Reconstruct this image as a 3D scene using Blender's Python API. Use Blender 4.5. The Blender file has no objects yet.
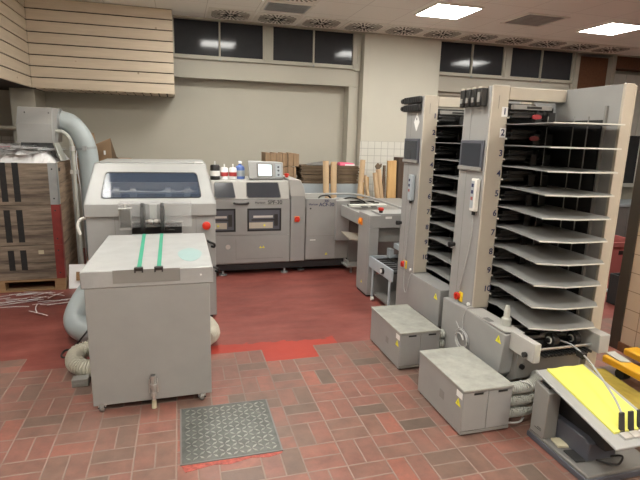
import bpy, bmesh, math, random
from mathutils import Vector, Matrix
S = bpy.context.scene
COL = S.collection
random.seed(7)
# ---------------------------------------------------------------- materials
def mat(name, col, rough=0.5, metal=0.0, noise=0.06, nscale=6.0, bump=0.0, bscale=60.0, spec=0.5, emit=None, estr=0, alpha=1.0, trans=0.0):
    m = bpy.data.materials.new(name); m.use_nodes = True
    nt = m.node_tree; b = nt.nodes['Principled BSDF']
    b.inputs['Roughness'].default_value = rough
    b.inputs['Metallic'].default_value = metal
    b.inputs['Specular IOR Level'].default_value = spec
    b.inputs['Alpha'].default_value = alpha
    b.inputs['Transmission Weight'].default_value = trans
    tc = nt.nodes.new('ShaderNodeTexCoord')
    n = nt.nodes.new('ShaderNodeTexNoise'); n.inputs['Scale'].default_value = nscale
    n.inputs['Detail'].default_value = 5; n.inputs['Roughness'].default_value = .6
    nt.links.new(tc.outputs['Object'], n.inputs['Vector'])
    r = nt.nodes.new('ShaderNodeMapRange'); r.inputs['From Min'].default_value = .3; r.inputs['From Max'].default_value = .7
    r.inputs['To Min'].default_value = 1-noise; r.inputs['To Max'].default_value = 1+noise
    nt.links.new(n.outputs['Fac'], r.inputs['Value'])
    mx = nt.nodes.new('ShaderNodeVectorMath'); mx.operation = 'SCALE'
    mx.inputs[0].default_value = col[:3]
    nt.links.new(r.outputs['Result'], mx.inputs['Scale'])
    nt.links.new(mx.outputs['Vector'], b.inputs['Base Color'])
    if bump:
        n2 = nt.nodes.new('ShaderNodeTexNoise'); n2.inputs['Scale'].default_value = bscale
        nt.links.new(tc.outputs['Object'], n2.inputs['Vector'])
        bp = nt.nodes.new('ShaderNodeBump'); bp.inputs['Strength'].default_value = bump; bp.inputs['Distance'].default_value = .01
        nt.links.new(n2.outputs['Fac'], bp.inputs['Height']); nt.links.new(bp.outputs['Normal'], b.inputs['Normal'])
    if emit:
        b.inputs['Emission Color'].default_value = (*emit, 1); b.inputs['Emission Strength'].default_value = estr
    return m

def math_node(nt, op, a, b=None, c=None):
    n = nt.nodes.new('ShaderNodeMath'); n.operation = op
    for i, v in enumerate((a, b, c)):
        if v is None: continue
        if isinstance(v, (int, float)): n.inputs[i].default_value = v
        else: nt.links.new(v, n.inputs[i])
    return n.outputs[0]

def mixc(nt, f, a, b):
    n = nt.nodes.new('ShaderNodeMix'); n.data_type = 'RGBA'
    if isinstance(f, (int, float)): n.inputs[0].default_value = f
    else: nt.links.new(f, n.inputs[0])
    for k, v in ((6, a), (7, b)):
        if isinstance(v, tuple): n.inputs[k].default_value = (*v[:3], 1)
        else: nt.links.new(v, n.inputs[k])
    return n.outputs[2]

def floor_material():
    m = bpy.data.materials.new('quarry_brick_floor'); m.use_nodes = True; nt = m.node_tree
    b = nt.nodes['Principled BSDF']
    tc = nt.nodes.new('ShaderNodeTexCoord'); sx = nt.nodes.new('ShaderNodeSeparateXYZ')
    nt.links.new(tc.outputs['Object'], sx.inputs[0])
    P = .2095
    M = lambda op, a, b=None, c=None: math_node(nt, op, a, b, c)
    x = M('DIVIDE', M('SUBTRACT', sx.outputs[0], .147), P); y = M('DIVIDE', M('SUBTRACT', sx.outputs[1], .407), P)
    ix = M('FLOOR', x); iy = M('FLOOR', y); fx = M('SUBTRACT', x, ix); fy = M('SUBTRACT', y, iy)
    par = M('FLOORED_MODULO', M('ADD', ix, iy), 2.0)          # 0 / 1: which way the pair lies
    sfx = M('FLOOR', M('MULTIPLY', fx, 2)); sfy = M('FLOOR', M('MULTIPLY', fy, 2))
    sub = M('ADD', M('MULTIPLY', par, sfx), M('MULTIPLY', M('SUBTRACT', 1, par), sfy))
    def edge(f):   # distance to nearest cell edge
        return M('MINIMUM', f, M('SUBTRACT', 1, f))
    ex = edge(fx); ey = edge(fy)
    mx_ = M('ABSOLUTE', M('SUBTRACT', fx, .5)); my_ = M('ABSOLUTE', M('SUBTRACT', fy, .5))
    ex2 = M('MINIMUM', ex, M('ADD', mx_, M('MULTIPLY', M('SUBTRACT', 1, par), 9)))
    ey2 = M('MINIMUM', ey, M('ADD', my_, M('MULTIPLY', par, 9)))
    d = M('MINIMUM', ex2, ey2)
    nz = nt.nodes.new('ShaderNodeTexNoise'); nz.inputs['Scale'].default_value = 22; nz.inputs['Detail'].default_value = 4
    nt.links.new(tc.outputs['Object'], nz.inputs['Vector'])
    d = M('ADD', d, M('MULTIPLY', M('SUBTRACT', nz.outputs['Fac'], .5), .022))
    grout = nt.nodes.new('ShaderNodeMapRange'); grout.interpolation_type = 'SMOOTHSTEP'
    nt.links.new(d, grout.inputs['Value']); grout.inputs['From Min'].default_value = .012; grout.inputs['From Max'].default_value = .026
    grout.inputs['To Min'].default_value = 1; grout.inputs['To Max'].default_value = 0
    # a colour of its own for each brick
    cb = nt.nodes.new('ShaderNodeCombineXYZ')
    nt.links.new(M('ADD', ix, M('MULTIPLY', sub, .37)), cb.inputs[0]); nt.links.new(iy, cb.inputs[1])
    nt.links.new(M('MULTIPLY', sub, 5.3), cb.inputs[2])
    wn = nt.nodes.new('ShaderNodeTexWhiteNoise'); nt.links.new(cb.outputs[0], wn.inputs['Vector'])
    cr = nt.nodes.new('ShaderNodeValToRGB'); e = cr.color_ramp.elements
    e[0].position = 0; e[0].color = (.10, .07, .055, 1); e[1].position = 1; e[1].color = (.32, .10, .07, 1)
    for p_, c_ in ((.10, (.155, .09, .07)), (.25, (.20, .10, .075)), (.6, (.225, .088, .068)), (.85, (.26, .095, .07))):
        q = e.new(p_); q.color = (*c_, 1)
    nt.links.new(wn.outputs['Value'], cr.inputs['Fac'])
    n1 = nt.nodes.new('ShaderNodeTexNoise'); n1.inputs['Scale'].default_value = 9; n1.inputs['Detail'].default_value = 8; n1.inputs['Roughness'].default_value = .7
    nt.links.new(tc.outputs['Object'], n1.inputs['Vector'])
    s = nt.nodes.new('ShaderNodeVectorMath'); s.operation = 'SCALE'; nt.links.new(cr.outputs[0], s.inputs[0])
    nt.links.new(M('MULTIPLY_ADD', n1.outputs['Fac'], 1.9, .05), s.inputs['Scale'])
    n5 = nt.nodes.new('ShaderNodeTexNoise'); n5.inputs['Scale'].default_value = 2.6; n5.inputs['Detail'].default_value = 6; n5.inputs['Roughness'].default_value = .7
    nt.links.new(tc.outputs['Object'], n5.inputs['Vector'])
    gcol = mixc(nt, n5.outputs['Fac'], (.14, .10, .085), (.34, .255, .205))
    dirt = M('MULTIPLY', M('GREATER_THAN', n5.outputs['Fac'], .0), M('MULTIPLY_ADD', n5.outputs['Fac'], -1.2, .95))
    bc = mixc(nt, M('MAXIMUM', dirt, 0), s.outputs[0], (.17, .125, .10))
    brick = mixc(nt, grout.outputs[0], bc, gcol)
    # red floor paint on the rear part, its edge follows the bricks
    cb2 = nt.nodes.new('ShaderNodeCombineXYZ'); nt.links.new(ix, cb2.inputs[0])
    wn2 = nt.nodes.new('ShaderNodeTexWhiteNoise'); nt.links.new(cb2.outputs[0], wn2.inputs['Vector'])
    ycell = M('ADD', M('MULTIPLY', iy, P), .407)
    band = M('MULTIPLY', M('GREATER_THAN', sx.outputs[0], .12), M('LESS_THAN', sx.outputs[0], 1.19))
    step = M('MULTIPLY', M('GREATER_THAN', sx.outputs[0], .57), M('LESS_THAN', sx.outputs[0], .98))
    lim = M('SUBTRACT', M('MULTIPLY_ADD', wn2.outputs['Value'], .14, 3.54), M('MULTIPLY', step, .2))
    paint = M('GREATER_THAN', M('ADD', ycell, .1), lim)
    n3 = nt.nodes.new('ShaderNodeTexNoise'); n3.inputs['Scale'].default_value = 2.2; n3.inputs['Detail'].default_value = 9; n3.inputs['Roughness'].default_value = .65
    mp = nt.nodes.new('ShaderNodeMapping'); mp.inputs['Scale'].default_value = (.7, 1.8, 1)
    nt.links.new(tc.outputs['Object'], mp.inputs['Vector']); nt.links.new(mp.outputs[0], n3.inputs['Vector'])
    pr = nt.nodes.new('ShaderNodeValToRGB'); e = pr.color_ramp.elements
    e[0].position = .3; e[0].color = (.15, .035, .028, 1); e[1].position = .72; e[1].color = (.31, .095, .075, 1)
    nt.links.new(n3.outputs['Fac'], pr.inputs['Fac'])
    fresh = M('MULTIPLY', band, M('LESS_THAN', sx.outputs[1], M('MULTIPLY_ADD', n3.outputs['Fac'], .5, 3.44)))
    pc = mixc(nt, fresh, pr.outputs[0], (.36, .045, .03))
    col = mixc(nt, paint, brick, pc)
    nt.links.new(col, b.inputs['Base Color'])
    rr = M('MULTIPLY_ADD', n1.outputs['Fac'], .25, .30)
    nt.links.new(M('ADD', rr, M('MULTIPLY', grout.outputs[0], M('MULTIPLY', M('SUBTRACT', 1, paint), .25))), b.inputs['Roughness'])
    bp = nt.nodes.new('ShaderNodeBump'); bp.inputs['Strength'].default_value = .5; bp.inputs['Distance'].default_value = .003
    h = M('SUBTRACT', M('MULTIPLY', n1.outputs['Fac'], .35), M('MULTIPLY', grout.outputs[0], M('SUBTRACT', 1, paint)))
    nt.links.new(h, bp.inputs['Height']); nt.links.new(bp.outputs['Normal'], b.inputs['Normal'])
    return m

def tile_material(name, axis, p, ox, oz, tile, groutc, gw=.03, rough=.25):
    """square wall tiles; axis 0: runs along x, axis 1: along y"""
    m = bpy.data.materials.new(name); m.use_nodes = True; nt = m.node_tree; b = nt.nodes['Principled BSDF']
    tc = nt.nodes.new('ShaderNodeTexCoord'); sx = nt.nodes.new('ShaderNodeSeparateXYZ'); nt.links.new(tc.outputs['Object'], sx.inputs[0])
    M = lambda op, a, b=None, c=None: math_node(nt, op, a, b, c)
    u = M('FRACT', M('DIVIDE', M('SUBTRACT', sx.outputs[axis], ox), p)); v = M('FRACT', M('DIVIDE', M('SUBTRACT', sx.outputs[2], oz), p))
    du = M('MINIMUM', u, M('SUBTRACT', 1, u)); dv = M('MINIMUM', v, M('SUBTRACT', 1, v))
    g = M('LESS_THAN', M('MINIMUM', du, dv), gw)
    n = nt.nodes.new('ShaderNodeTexNoise'); n.inputs['Scale'].default_value = 3; nt.links.new(tc.outputs['Object'], n.inputs['Vector'])
    t2 = tuple(c*.86 for c in tile)
    nt.links.new(mixc(nt, g, mixc(nt, n.outputs['Fac'], tile, t2), groutc), b.inputs['Base Color'])
    b.inputs['Roughness'].default_value = rough
    return m

def wood_material(name, c1, c2, axis='x', rough=.6, knots=False, scale=1.0):
    m = bpy.data.materials.new(name); m.use_nodes = True; nt = m.node_tree; b = nt.nodes['Principled BSDF']
    tc = nt.nodes.new('ShaderNodeTexCoord'); mp = nt.nodes.new('ShaderNodeMapping')
    sc = {'x': (1.2, 14, 14), 'y': (14, 1.2, 14), 'z': (14, 14, 1.2)}[axis]
    mp.inputs['Scale'].default_value = tuple(s*scale for s in sc)
    nt.links.new(tc.outputs['Object'], mp.inputs['Vector'])
    n = nt.nodes.new('ShaderNodeTexNoise'); n.inputs['Scale'].default_value = 1.6; n.inputs['Detail'].default_value = 8; n.inputs['Roughness'].default_value = .7
    nt.links.new(mp.outputs[0], n.inputs['Vector'])
    cr = nt.nodes.new('ShaderNodeValToRGB'); e = cr.color_ramp.elements
    e[0].position = .3; e[0].color = (*c2, 1); e[1].position = .7; e[1].color = (*c1, 1)
    nt.links.new(n.outputs['Fac'], cr.inputs['Fac']); out = cr.outputs[0]
    if knots:
        vo = nt.nodes.new('ShaderNodeTexVoronoi'); vo.inputs['Scale'].default_value = 4.2
        nt.links.new(tc.outputs['Object'], vo.inputs['Vector'])
        k = nt.nodes.new('ShaderNodeMapRange'); nt.links.new(vo.outputs['Distance'], k.inputs['Value'])
        k.inputs['From Min'].default_value = .03; k.inputs['From Max'].default_value = .075; k.inputs['To Min'].default_value = .75; k.inputs['To Max'].default_value = 0
        out = mixc(nt, k.outputs[0], out, (.17, .085, .04))
    nt.links.new(out, b.inputs['Base Color'])
    b.inputs['Roughness'].default_value = rough
    bp = nt.nodes.new('ShaderNodeBump'); bp.inputs['Strength'].default_value = .2; bp.inputs['Distance'].default_value = .003
    nt.links.new(n.outputs['Fac'], bp.inputs['Height']); nt.links.new(bp.outputs['Normal'], b.inputs['Normal'])
    return m

def ceiling_material():
    m = bpy.data.materials.new('metal_cassette_ceiling'); m.use_nodes = True; nt = m.node_tree; b = nt.nodes['Principled BSDF']
    tc = nt.nodes.new('ShaderNodeTexCoord'); sx = nt.nodes.new('ShaderNodeSeparateXYZ'); nt.links.new(tc.outputs['Object'], sx.inputs[0])
    M = lambda op, a, b=None, c=None: math_node(nt, op, a, b, c)
    P = .585
    u = M('FRACT', M('DIVIDE', M('SUBTRACT', sx.outputs[0], .365), P)); v = M('FRACT', M('DIVIDE', M('SUBTRACT', sx.outputs[1], .435), P))
    d = M('MINIMUM', M('MINIMUM', u, M('SUBTRACT', 1, u)), M('MINIMUM', v, M('SUBTRACT', 1, v)))
    g = M('LESS_THAN', d, .006)
    nt.links.new(mixc(nt, g, (.88, .88, .82), (.62, .61, .56)), b.inputs['Base Color'])
    b.inputs['Roughness'].default_value = .55
    return m

GREY = (.30, .30, .29)
M = dict(
 grey=mat('machine_grey_paint', GREY, .42, noise=.04, bump=.05, bscale=300),
 greyd=mat('darker_grey_paint', (.175, .17, .16), .45, noise=.05),
 greymid=mat('mid_grey_paint', (.24, .235, .22), .45, noise=.05),
 cream=mat('cream_paint_warm_light', (.47, .425, .35), .4, noise=.04),  # on the tower fronts, warm light is partly mixed into this tone
 pale=mat('pale_grey_paint', (.43, .425, .40), .4, noise=.05),
 white=mat('white_grey_paint', (.335, .342, .335), .38, noise=.04),
 top=mat('worn_table_top_paint', (.35, .356, .35), .3, noise=.10, nscale=9),
 lid=mat('dusty_grey_lid', (.34, .345, .31), .5, noise=.2, nscale=12),
 shelf=mat('grey_bin_plate', (.29, .295, .285), .35, noise=.05),
 shelfedge=mat('white_plate_edge', (.62, .62, .57), .4),
 black=mat('black_plastic', (.012, .012, .012), .4),
 rubber=mat('matt_black_rubber', (.02, .02, .02), .8),
 darkmetal=mat('oily_dark_metal', (.05, .05, .05), .35, .6),
 steel=mat('bright_steel', (.62, .62, .60), .28, .9),
 alu=mat('brushed_aluminium', (.60, .60, .58), .4, .8),
 chromew=mat('pale_plastic_cap', (.75, .74, .68), .4),
 base=mat('black_machine_plinth', (.015, .015, .016), .6),
 red=mat('red_switch_plastic', (.55, .03, .015), .35),
 orange=mat('orange_switch_plate', (.85, .28, .02), .4),
 yellow=mat('yellow_switch_plate', (.85, .60, .03), .4),
 warn=mat('yellow_warning_sticker', (.85, .78, .04), .5, noise=.02),
 green=mat('green_felt_belt', (.03, .26, .16), .6),
 paleblue=mat('pale_blue_worn_oval', (.27, .39, .385), .32),
 bluegrey=mat('pale_blue_grey_paint', (.38, .43, .46), .4),
 duct=mat('grey_blue_pvc_duct', (.37, .42, .43), .38, noise=.05),
 hose=mat('cream_ribbed_hose', (.54, .52, .44), .5, noise=.08),
 ghose=mat('grey_ribbed_hose', (.42, .43, .39), .5, noise=.08),
 cable=mat('grey_cable', (.40, .40, .39), .5),
 bcable=mat('black_cable', (.02, .02, .02), .5),
 screen=mat('dark_touch_screen', (.035, .04, .05), .12),
 bezel=mat('slate_bezel', (.085, .09, .11), .4),
 wglass=mat('dark_night_window_pane', (.04, .042, .046), .09, spec=.2),
 monlit=mat('lit_monitor_screen', (.6, .7, .75), .3, emit=(.75, .88, .95), estr=1.1),
 hwin=mat('smoked_hood_window', (.08, .11, .17), .05, alpha=.34),
 acrylic=mat('clear_acrylic_guard', (.6, .6, .6), .05, alpha=.16),
 label=mat('white_sticker', (.8, .8, .78), .5),
 ink=mat('dark_blue_ink', (.02, .025, .09), .5),
 inkb=mat('black_ink', (.03, .03, .03), .5),
 pine=wood_material('pale_limed_pine', (.62, .53, .41), (.52, .435, .33), 'x', .6, True),
 piney=wood_material('pale_limed_pine_side', (.62, .53, .41), (.52, .435, .33), 'y', .6, True),
 groove=mat('dark_board_groove', (.03, .02, .015), .8),
 crate=wood_material('weathered_crate_wood', (.33, .265, .20), (.07, .052, .04), 'x', .8),
 cratey=wood_material('weathered_crate_wood_side', (.38, .27, .18), (.14, .10, .07), 'y', .8),
 pallet=wood_material('pallet_wood', (.42, .27, .14), (.25, .15, .075), 'x', .8),
 plank=wood_material('yellow_plank_wood', (.62, .40, .17), (.48, .29, .11), 'z', .7),
 brownp=mat('brown_hardboard', (.15, .065, .03), .7, noise=.2, nscale=30),
 darkw=wood_material('dark_brown_board', (.10, .06, .035), (.045, .03, .02), 'z', .7),
 stripe=mat('black_paint_stripe', (.015, .015, .015), .7, noise=.3, nscale=30),
 galv=mat('galvanised_angle', (.34, .36, .36), .5, .5, noise=.15),
 redsteel=mat('rusty_red_angle', (.22, .03, .025), .6, noise=.2),
 tube=mat('cardboard_tube', (.56, .40, .24), .7, noise=.08),
 card=mat('brown_cardboard', (.33, .22, .13), .8, noise=.12),
 cardd=mat('dark_brown_cardboard', (.15, .105, .065), .85, noise=.2),
 paper=mat('white_paper', (.78, .78, .78), .6, noise=.02),
 pink=mat('pink_paper', (.75, .12, .22), .6),
 photo=mat('printed_brown_photo', (.25, .13, .05), .6, noise=.5, nscale=30),
 liner=mat('grey_plastic_liner', (.16, .165, .17), .25, alpha=.9, noise=.3, nscale=10),
 wall=mat('cream_plaster_wall', (.46, .44, .37), .7, noise=.03, nscale=1.5),
 wallw=mat('pale_plaster_pillar', (.54, .52, .44), .7, noise=.03, nscale=1.5),
 wallo=mat('white_plaster_wall', (.75, .73, .67), .7, noise=.03, nscale=1.5),
 frame=mat('aluminium_window_frame', (.42, .405, .335), .5),
 ceil=ceiling_material(), floor=floor_material(),
 tilew=tile_material('white_wall_tiles', 0, .108, 2.64, .075, (.70, .69, .62), (.38, .37, .33)),
 tileb=tile_material('beige_wall_tiles', 1, .149, 2.95, .06, (.60, .47, .35), (.20, .13, .09), .018, .3),
 darkfr=mat('dark_bronze_door_frame', (.055, .045, .035), .4, .3),
 diffw=mat('white_diffuser_plate', (.80, .79, .72), .5),
 perf=mat('perforated_grey_metal', (.22, .21, .18), .6, noise=.25, nscale=120),
 slot=mat('diffuser_slot_black', (.01, .01, .01), .8),
 louv=mat('grey_vent_louvre', (.42, .41, .38), .5, noise=.1, nscale=60),
 light=mat('lit_diffuser_panel', (.8, .8, .78), .5, emit=(1, .975, .91), estr=36),
 yel=mat('bright_yellow_paper', (.74, .73, .15), .55, noise=.03, nscale=3),
 film=mat('amber_plastic_sheet', (.44, .34, .07), .2, noise=.2, nscale=8, alpha=.93),
 yforks=mat('orange_yellow_truck_paint', (.75, .40, .02), .4, noise=.08),
 foam=mat('beige_pad', (.50, .46, .32), .8),
 plate=mat('hatch_steel', (.12, .125, .115), .45, .4, noise=.3, nscale=12),
 tread=mat('hatch_tread_bars', (.27, .28, .25), .38, .5, noise=.3, nscale=30),
 chip=mat('chipped_red_paint', (.33, .07, .05), .6, noise=.5, nscale=40),
 lens=mat('dark_red_lens', (.28, .03, .035), .3),
 blue=mat('blue_bottle', (.10, .17, .45), .3), redl=mat('red_can_label', (.42, .04, .04), .4),
 pinkc=mat('faded_red_plastic', (.35, .10, .09), .5),
)
# ---------------------------------------------------------------- mesh builder
class MB:
    def __init__(s): s.v = []; s.f = []
    def add(s, vs, fs):
        n = len(s.v); s.v += [Vector(v) for v in vs]; s.f += [tuple(i+n for i in f) for f in fs]; return s
    def hexa(s, p):  # p: 4 bottom (ccw) + 4 top
        return s.add(p, [(3, 2, 1, 0), (4, 5, 6, 7), (0, 1, 5, 4), (1, 2, 6, 5), (2, 3, 7, 6), (3, 0, 4, 7)])
    def box(s, x0, x1, y0, y1, z0, z1):
        return s.hexa([(x0, y0, z0), (x1, y0, z0), (x1, y1, z0), (x0, y1, z0), (x0, y0, z1), (x1, y0, z1), (x1, y1, z1), (x0, y1, z1)])
    def prism(s, prof, axis, a, b):
        """prof: closed 2D outline; axis 0: (y,z) extruded in x; 1: (x,z) in y; 2: (x,y) in z"""
        def P(u, v, w): return {0: (w, u, v), 1: (u, w, v), 2: (u, v, w)}[axis]
        n = len(prof)
        return s.add([P(u, v, a) for u, v in prof]+[P(u, v, b) for u, v in prof],
                     [tuple(range(n)), tuple(range(2*n-1, n-1, -1))]+[(i, i+n, (i+1) % n+n, (i+1) % n) for i in range(n)])
    def tube(s, path, r, seg=12, cap=True, rib=None):
        path = [Vector(p) for p in path]; n = len(path); rs = r if isinstance(r, (list, tuple)) else [r]*n
        T = [(path[min(i+1, n-1)]-path[max(i-1, 0)]).normalized() for i in range(n)]
        u = T[0].orthogonal().normalized(); vs = []; fs = []
        for i in range(n):
            u = (u-T[i]*u.dot(T[i])).normalized(); w = T[i].cross(u)
            for k in range(seg):
                a = 2*math.pi*k/seg; vs.append(path[i]+(u*math.cos(a)+w*math.sin(a))*rs[i])
        for i in range(n-1):
            for k in range(seg):
                fs.append((i*seg+k, i*seg+(k+1) % seg, (i+1)*seg+(k+1) % seg, (i+1)*seg+k))
        if cap: fs += [tuple(range(seg-1, -1, -1)), tuple((n-1)*seg+k for k in range(seg))]
        return s.add(vs, fs)
    def cyl(s, a, b, r, seg=20, r2=None): return s.tube([a, b], [r, r if r2 is None else r2], seg)
    def lathe(s, c, prof, seg=20, axis=2):
        pts = []
        for r, h in prof: pts.append((r, h))
        vs = []; fs = []; n = len(pts)
        for r, h in pts:
            for k in range(seg):
                a = 2*math.pi*k/seg; u, w = r*math.cos(a), r*math.sin(a)
                d = {2: (u, w, h), 1: (u, h, w), 0: (h, u, w)}[axis]; vs.append(Vector(c)+Vector(d))
        for i in range(n-1):
            for k in range(seg): fs.append((i*seg+k, i*seg+(k+1) % seg, (i+1)*seg+(k+1) % seg, (i+1)*seg+k))
        fs += [tuple(range(seg-1, -1, -1)), tuple((n-1)*seg+k for k in range(seg))]
        return s.add(vs, fs)

def spline(pts, n=12):
    """Catmull-Rom through the points"""
    P = [Vector(p) for p in pts]; P = [P[0]*2-P[1]]+P+[P[-1]*2-P[-2]]; out = []
    for i in range(1, len(P)-2):
        for k in range(n):
            t = k/n; a, b, c, d = P[i-1], P[i], P[i+1], P[i+2]
            out.append(.5*((2*b)+(c-a)*t+(2*a-5*b+4*c-d)*t*t+(3*b-a-3*c+d)*t**3))
    out.append(P[-2]); return out
def ribbed(mb, pts, r, amp=.006, pitch=.012, seg=16, n=40):
    p = spline(pts, n); L = 0; q = [p[0]]; rs = []
    cum = [0]
    for i in range(1, len(p)): cum.append(cum[-1]+(p[i]-p[i-1]).length)
    N = max(8, int(cum[-1]/pitch*4)); out = []; j = 0
    for i in range(N+1):
        t = cum[-1]*i/N
        while j < len(cum)-2 and cum[j+1] < t: j += 1
        f = (t-cum[j])/max(1e-9, cum[j+1]-cum[j]); out.append(p[j].lerp(p[j+1], f)); rs.append(r+amp*(1 if i % 4 < 2 else -1)*.5)
    return mb.tube(out, rs, seg)

def thing(name, label, cat, loc, group=None):
    o = bpy.data.objects.new(name, None); COL.objects.link(o); o.location = loc; o.empty_display_size = .1
    o['label'] = label; o['category'] = cat
    if group: o['group'] = group
    return o
def tag(o, label, cat, group=None, kind=None):
    o['label'] = label; o['category'] = cat
    if group: o['group'] = group
    if kind: o['kind'] = kind
    return o
def rootloc(p):
    v = Vector((0, 0, 0))
    while p is not None: v += p.location; p = p.parent
    return v
def part(name, mb, m, parent=None, bevel=0.0, label=None, smooth=True, kind=None, seg=2):
    """link the mesh (written in room coordinates) as one object under its thing"""
    me = bpy.data.meshes.new(name)
    org = rootloc(parent)
    if parent is None:
        lo = [min(v[i] for v in mb.v) for i in range(3)]; hi = [max(v[i] for v in mb.v) for i in range(3)]
        org = Vector(((lo[0]+hi[0])/2, (lo[1]+hi[1])/2, lo[2])) if kind != 'structure' else Vector((0, 0, 0))
    me.from_pydata([v-org for v in mb.v], [], mb.f); me.update()
    bm = bmesh.new(); bm.from_mesh(me); bmesh.ops.recalc_face_normals(bm, faces=bm.faces); bm.to_mesh(me); bm.free()
    if smooth:
        for p in me.polygons: p.use_smooth = True
        me.set_sharp_from_angle(angle=math.radians(35))
    o = bpy.data.objects.new(name, me); COL.objects.link(o); me.materials.append(m if not isinstance(m, str) else M[m])
    if parent is None: o.location = org
    else: o.parent = parent
    if bevel:
        b = o.modifiers.new('bevel', 'BEVEL'); b.width = bevel; b.segments = seg; b.limit_method = 'ANGLE'; b.harden_normals = False
    if label: o['label'] = label
    if kind: o['kind'] = kind
    return o
def text(name, s, size, loc, m, parent, face='-y', depth=.0006, label=None):
    cu = bpy.data.curves.new(name, 'FONT'); cu.body = s; cu.size = size; cu.extrude = depth; cu.align_x = 'CENTER'; cu.align_y = 'CENTER'; cu.offset = size*.018
    t = bpy.data.objects.new(name+'_src', cu); COL.objects.link(t)
    dg = bpy.context.evaluated_depsgraph_get(); me = bpy.data.meshes.new_from_object(t.evaluated_get(dg))
    bpy.data.objects.remove(t); bpy.data.curves.remove(cu)
    R = Matrix.Rotation(math.pi/2, 4, 'X')
    if face == '-x': R = Matrix.Rotation(-math.pi/2, 4, 'Z') @ R
    me.transform(R); me.transform(Matrix.Translation(Vector(loc)-rootloc(parent)))
    me.materials.clear(); me.materials.append(M[m] if isinstance(m, str) else m)
    o = bpy.data.objects.new(name, me); COL.objects.link(o); o.parent = parent
    if label: o['label'] = label
    return o
def copy_tree(o, parent=None, off=None):
    c = o.copy(); COL.objects.link(c); c.parent = parent
    if off: c.location = Vector(o.location)+Vector(off)
    for ch in list(o.children): copy_tree(ch, c)
    return c
B = lambda *a: MB().box(*a)
def warn_sign(parent, c, size, face, name='warning_sticker'):
    """yellow triangle sticker with a black flash"""
    h = size*.87
    if face == '-y':
        tri = [(c[0]-size/2, c[2]-h/2), (c[0]+size/2, c[2]-h/2), (c[0], c[2]+h/2)]
        o = part(name, MB().prism(tri, 1, c[1]-.0012, c[1]+.0005), 'warn', parent, smooth=False)
        z = [(c[0]-size*.05, c[2]+h*.2), (c[0]+size*.07, c[2]), (c[0], c[2]), (c[0]+size*.03, c[2]-h*.3), (c[0]-size*.08, c[2]-h*.06), (c[0], c[2]-h*.06)]
        part('flash_symbol', MB().prism(z, 1, c[1]-.002, c[1]-.001), 'inkb', o, smooth=False)
    else:
        tri = [(c[1]-size/2, c[2]-h/2), (c[1]+size/2, c[2]-h/2), (c[1], c[2]+h/2)]
        o = part(name, MB().prism(tri, 0, c[0]-.0012, c[0]+.0005), 'warn', parent, smooth=False)
        z = [(c[1]-size*.05, c[2]+h*.2), (c[1]+size*.07, c[2]), (c[1], c[2]), (c[1]+size*.03, c[2]-h*.3), (c[1]-size*.08, c[2]-h*.06), (c[1], c[2]-h*.06)]
        part('flash_symbol', MB().prism(z, 0, c[0]-.002, c[0]-.001), 'inkb', o, smooth=False)
    return o
def struct(name, mb, m, parent=None, bevel=0.0, smooth=False):
    return part(name, mb, m, parent, bevel, smooth=smooth, kind='structure' if parent is None else None)
# ---------------------------------------------------------------- the room
ZC = 3.12; G = .6; GX = .376; GY = .462
struct('floor', B(-4.2, 9, -3, 7.6, -.1, 0), 'floor')
struct('ceiling', B(-4.2, 9, -3, 7.075, ZC, ZC+.1), 'ceil')
struct('trim_1', B(-.03, 9, 7.075, 7.1, ZC-.02, ZC+.1), 'frame')       # edge angle of the suspended ceiling
wb = MB()
wb.box(-4.2, 9, 7.45, 7.6, 0, 3.3)                                     # recessed wall below the windows
wb.box(-4.2, 2.62, 7.25, 7.45, 2.385, 2.64).box(2.465, 2.62, 7.25, 7.45, 0, 2.385)
wb.box(3.86, 6.5, 7.25, 7.45, 2.385, 2.64).box(6.4, 6.5, 7.25, 7.45, 0, 3.3)
wb.box(-1.95, -1.68, 6.95, 7.45, 0, 2.2)
struct('wall_back', wb, 'wall')
struct('wall_pillar', B(2.63, 3.86, 7.1, 7.45, 0, 3.3), 'wallw')
struct('trim_2', B(2.62, 3.87, 7.09, 7.1, 0, 1.587), 'tilew')
struct('trim_3', B(-4.2, -1.95, 7.4, 7.45, 0, 1.53), 'tilew')
struct('wall_left', B(-4.35, -4.2, -3, 7.6, 0, 3.3), 'wallo')
struct('wall_front', B(-4.35, 9.15, -3.15, -3, 0, 3.3), 'wallo')
struct('wall_far_right', B(9, 9.15, -3, 7.6, 0, 3.3), 'wall')
struct('wall_right', B(3.4, 3.55, -3, 2.93, .06, ZC), 'tileb')
struct('baseboard_right', B(3.385, 3.555, -3, 2.935, 0, .075), 'brownp')
struct('door_1', B(3.385, 3.56, 2.93, 3.02, 0, ZC), 'darkfr', bevel=.004)
# boarded bulkheads under the ceiling
def boards(mb, gm, axis, a, b, face, z0, z1, n):
    h = (z1-z0)/n
    for i in range(n):
        za, zb = z0+i*h+.006, z0+(i+1)*h-.006
        if axis == 0: mb.box(a, b, face, face+.02, za, zb)
        else: mb.box(face-.02, face, a, b, za, zb)
bb = MB(); boards(bb, None, 0, -1.655, -.035, 6.76, 2.108, ZC, 8)
struct('wall_bulkhead_rear', B(-1.68, -.04, 6.78, 7.45, 2.118, ZC), 'groove')
struct('trim_4', bb, 'pine', bevel=.003)
sl = MB()
for i in range(16): sl.box(-1.62+i*.1, -1.54+i*.1, 6.79, 7.2, 2.105, 2.118)
struct('trim_5', sl, 'pine')
bl = MB(); boards(bl, None, 1, .5, 6.76, -1.655, 2.108, ZC, 8)
struct('wall_bulkhead_left', B(-4.2, -1.675, .5, 7.45, 2.113, ZC), 'groove')
struct('trim_6', bl, 'piney', bevel=.003)
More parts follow.
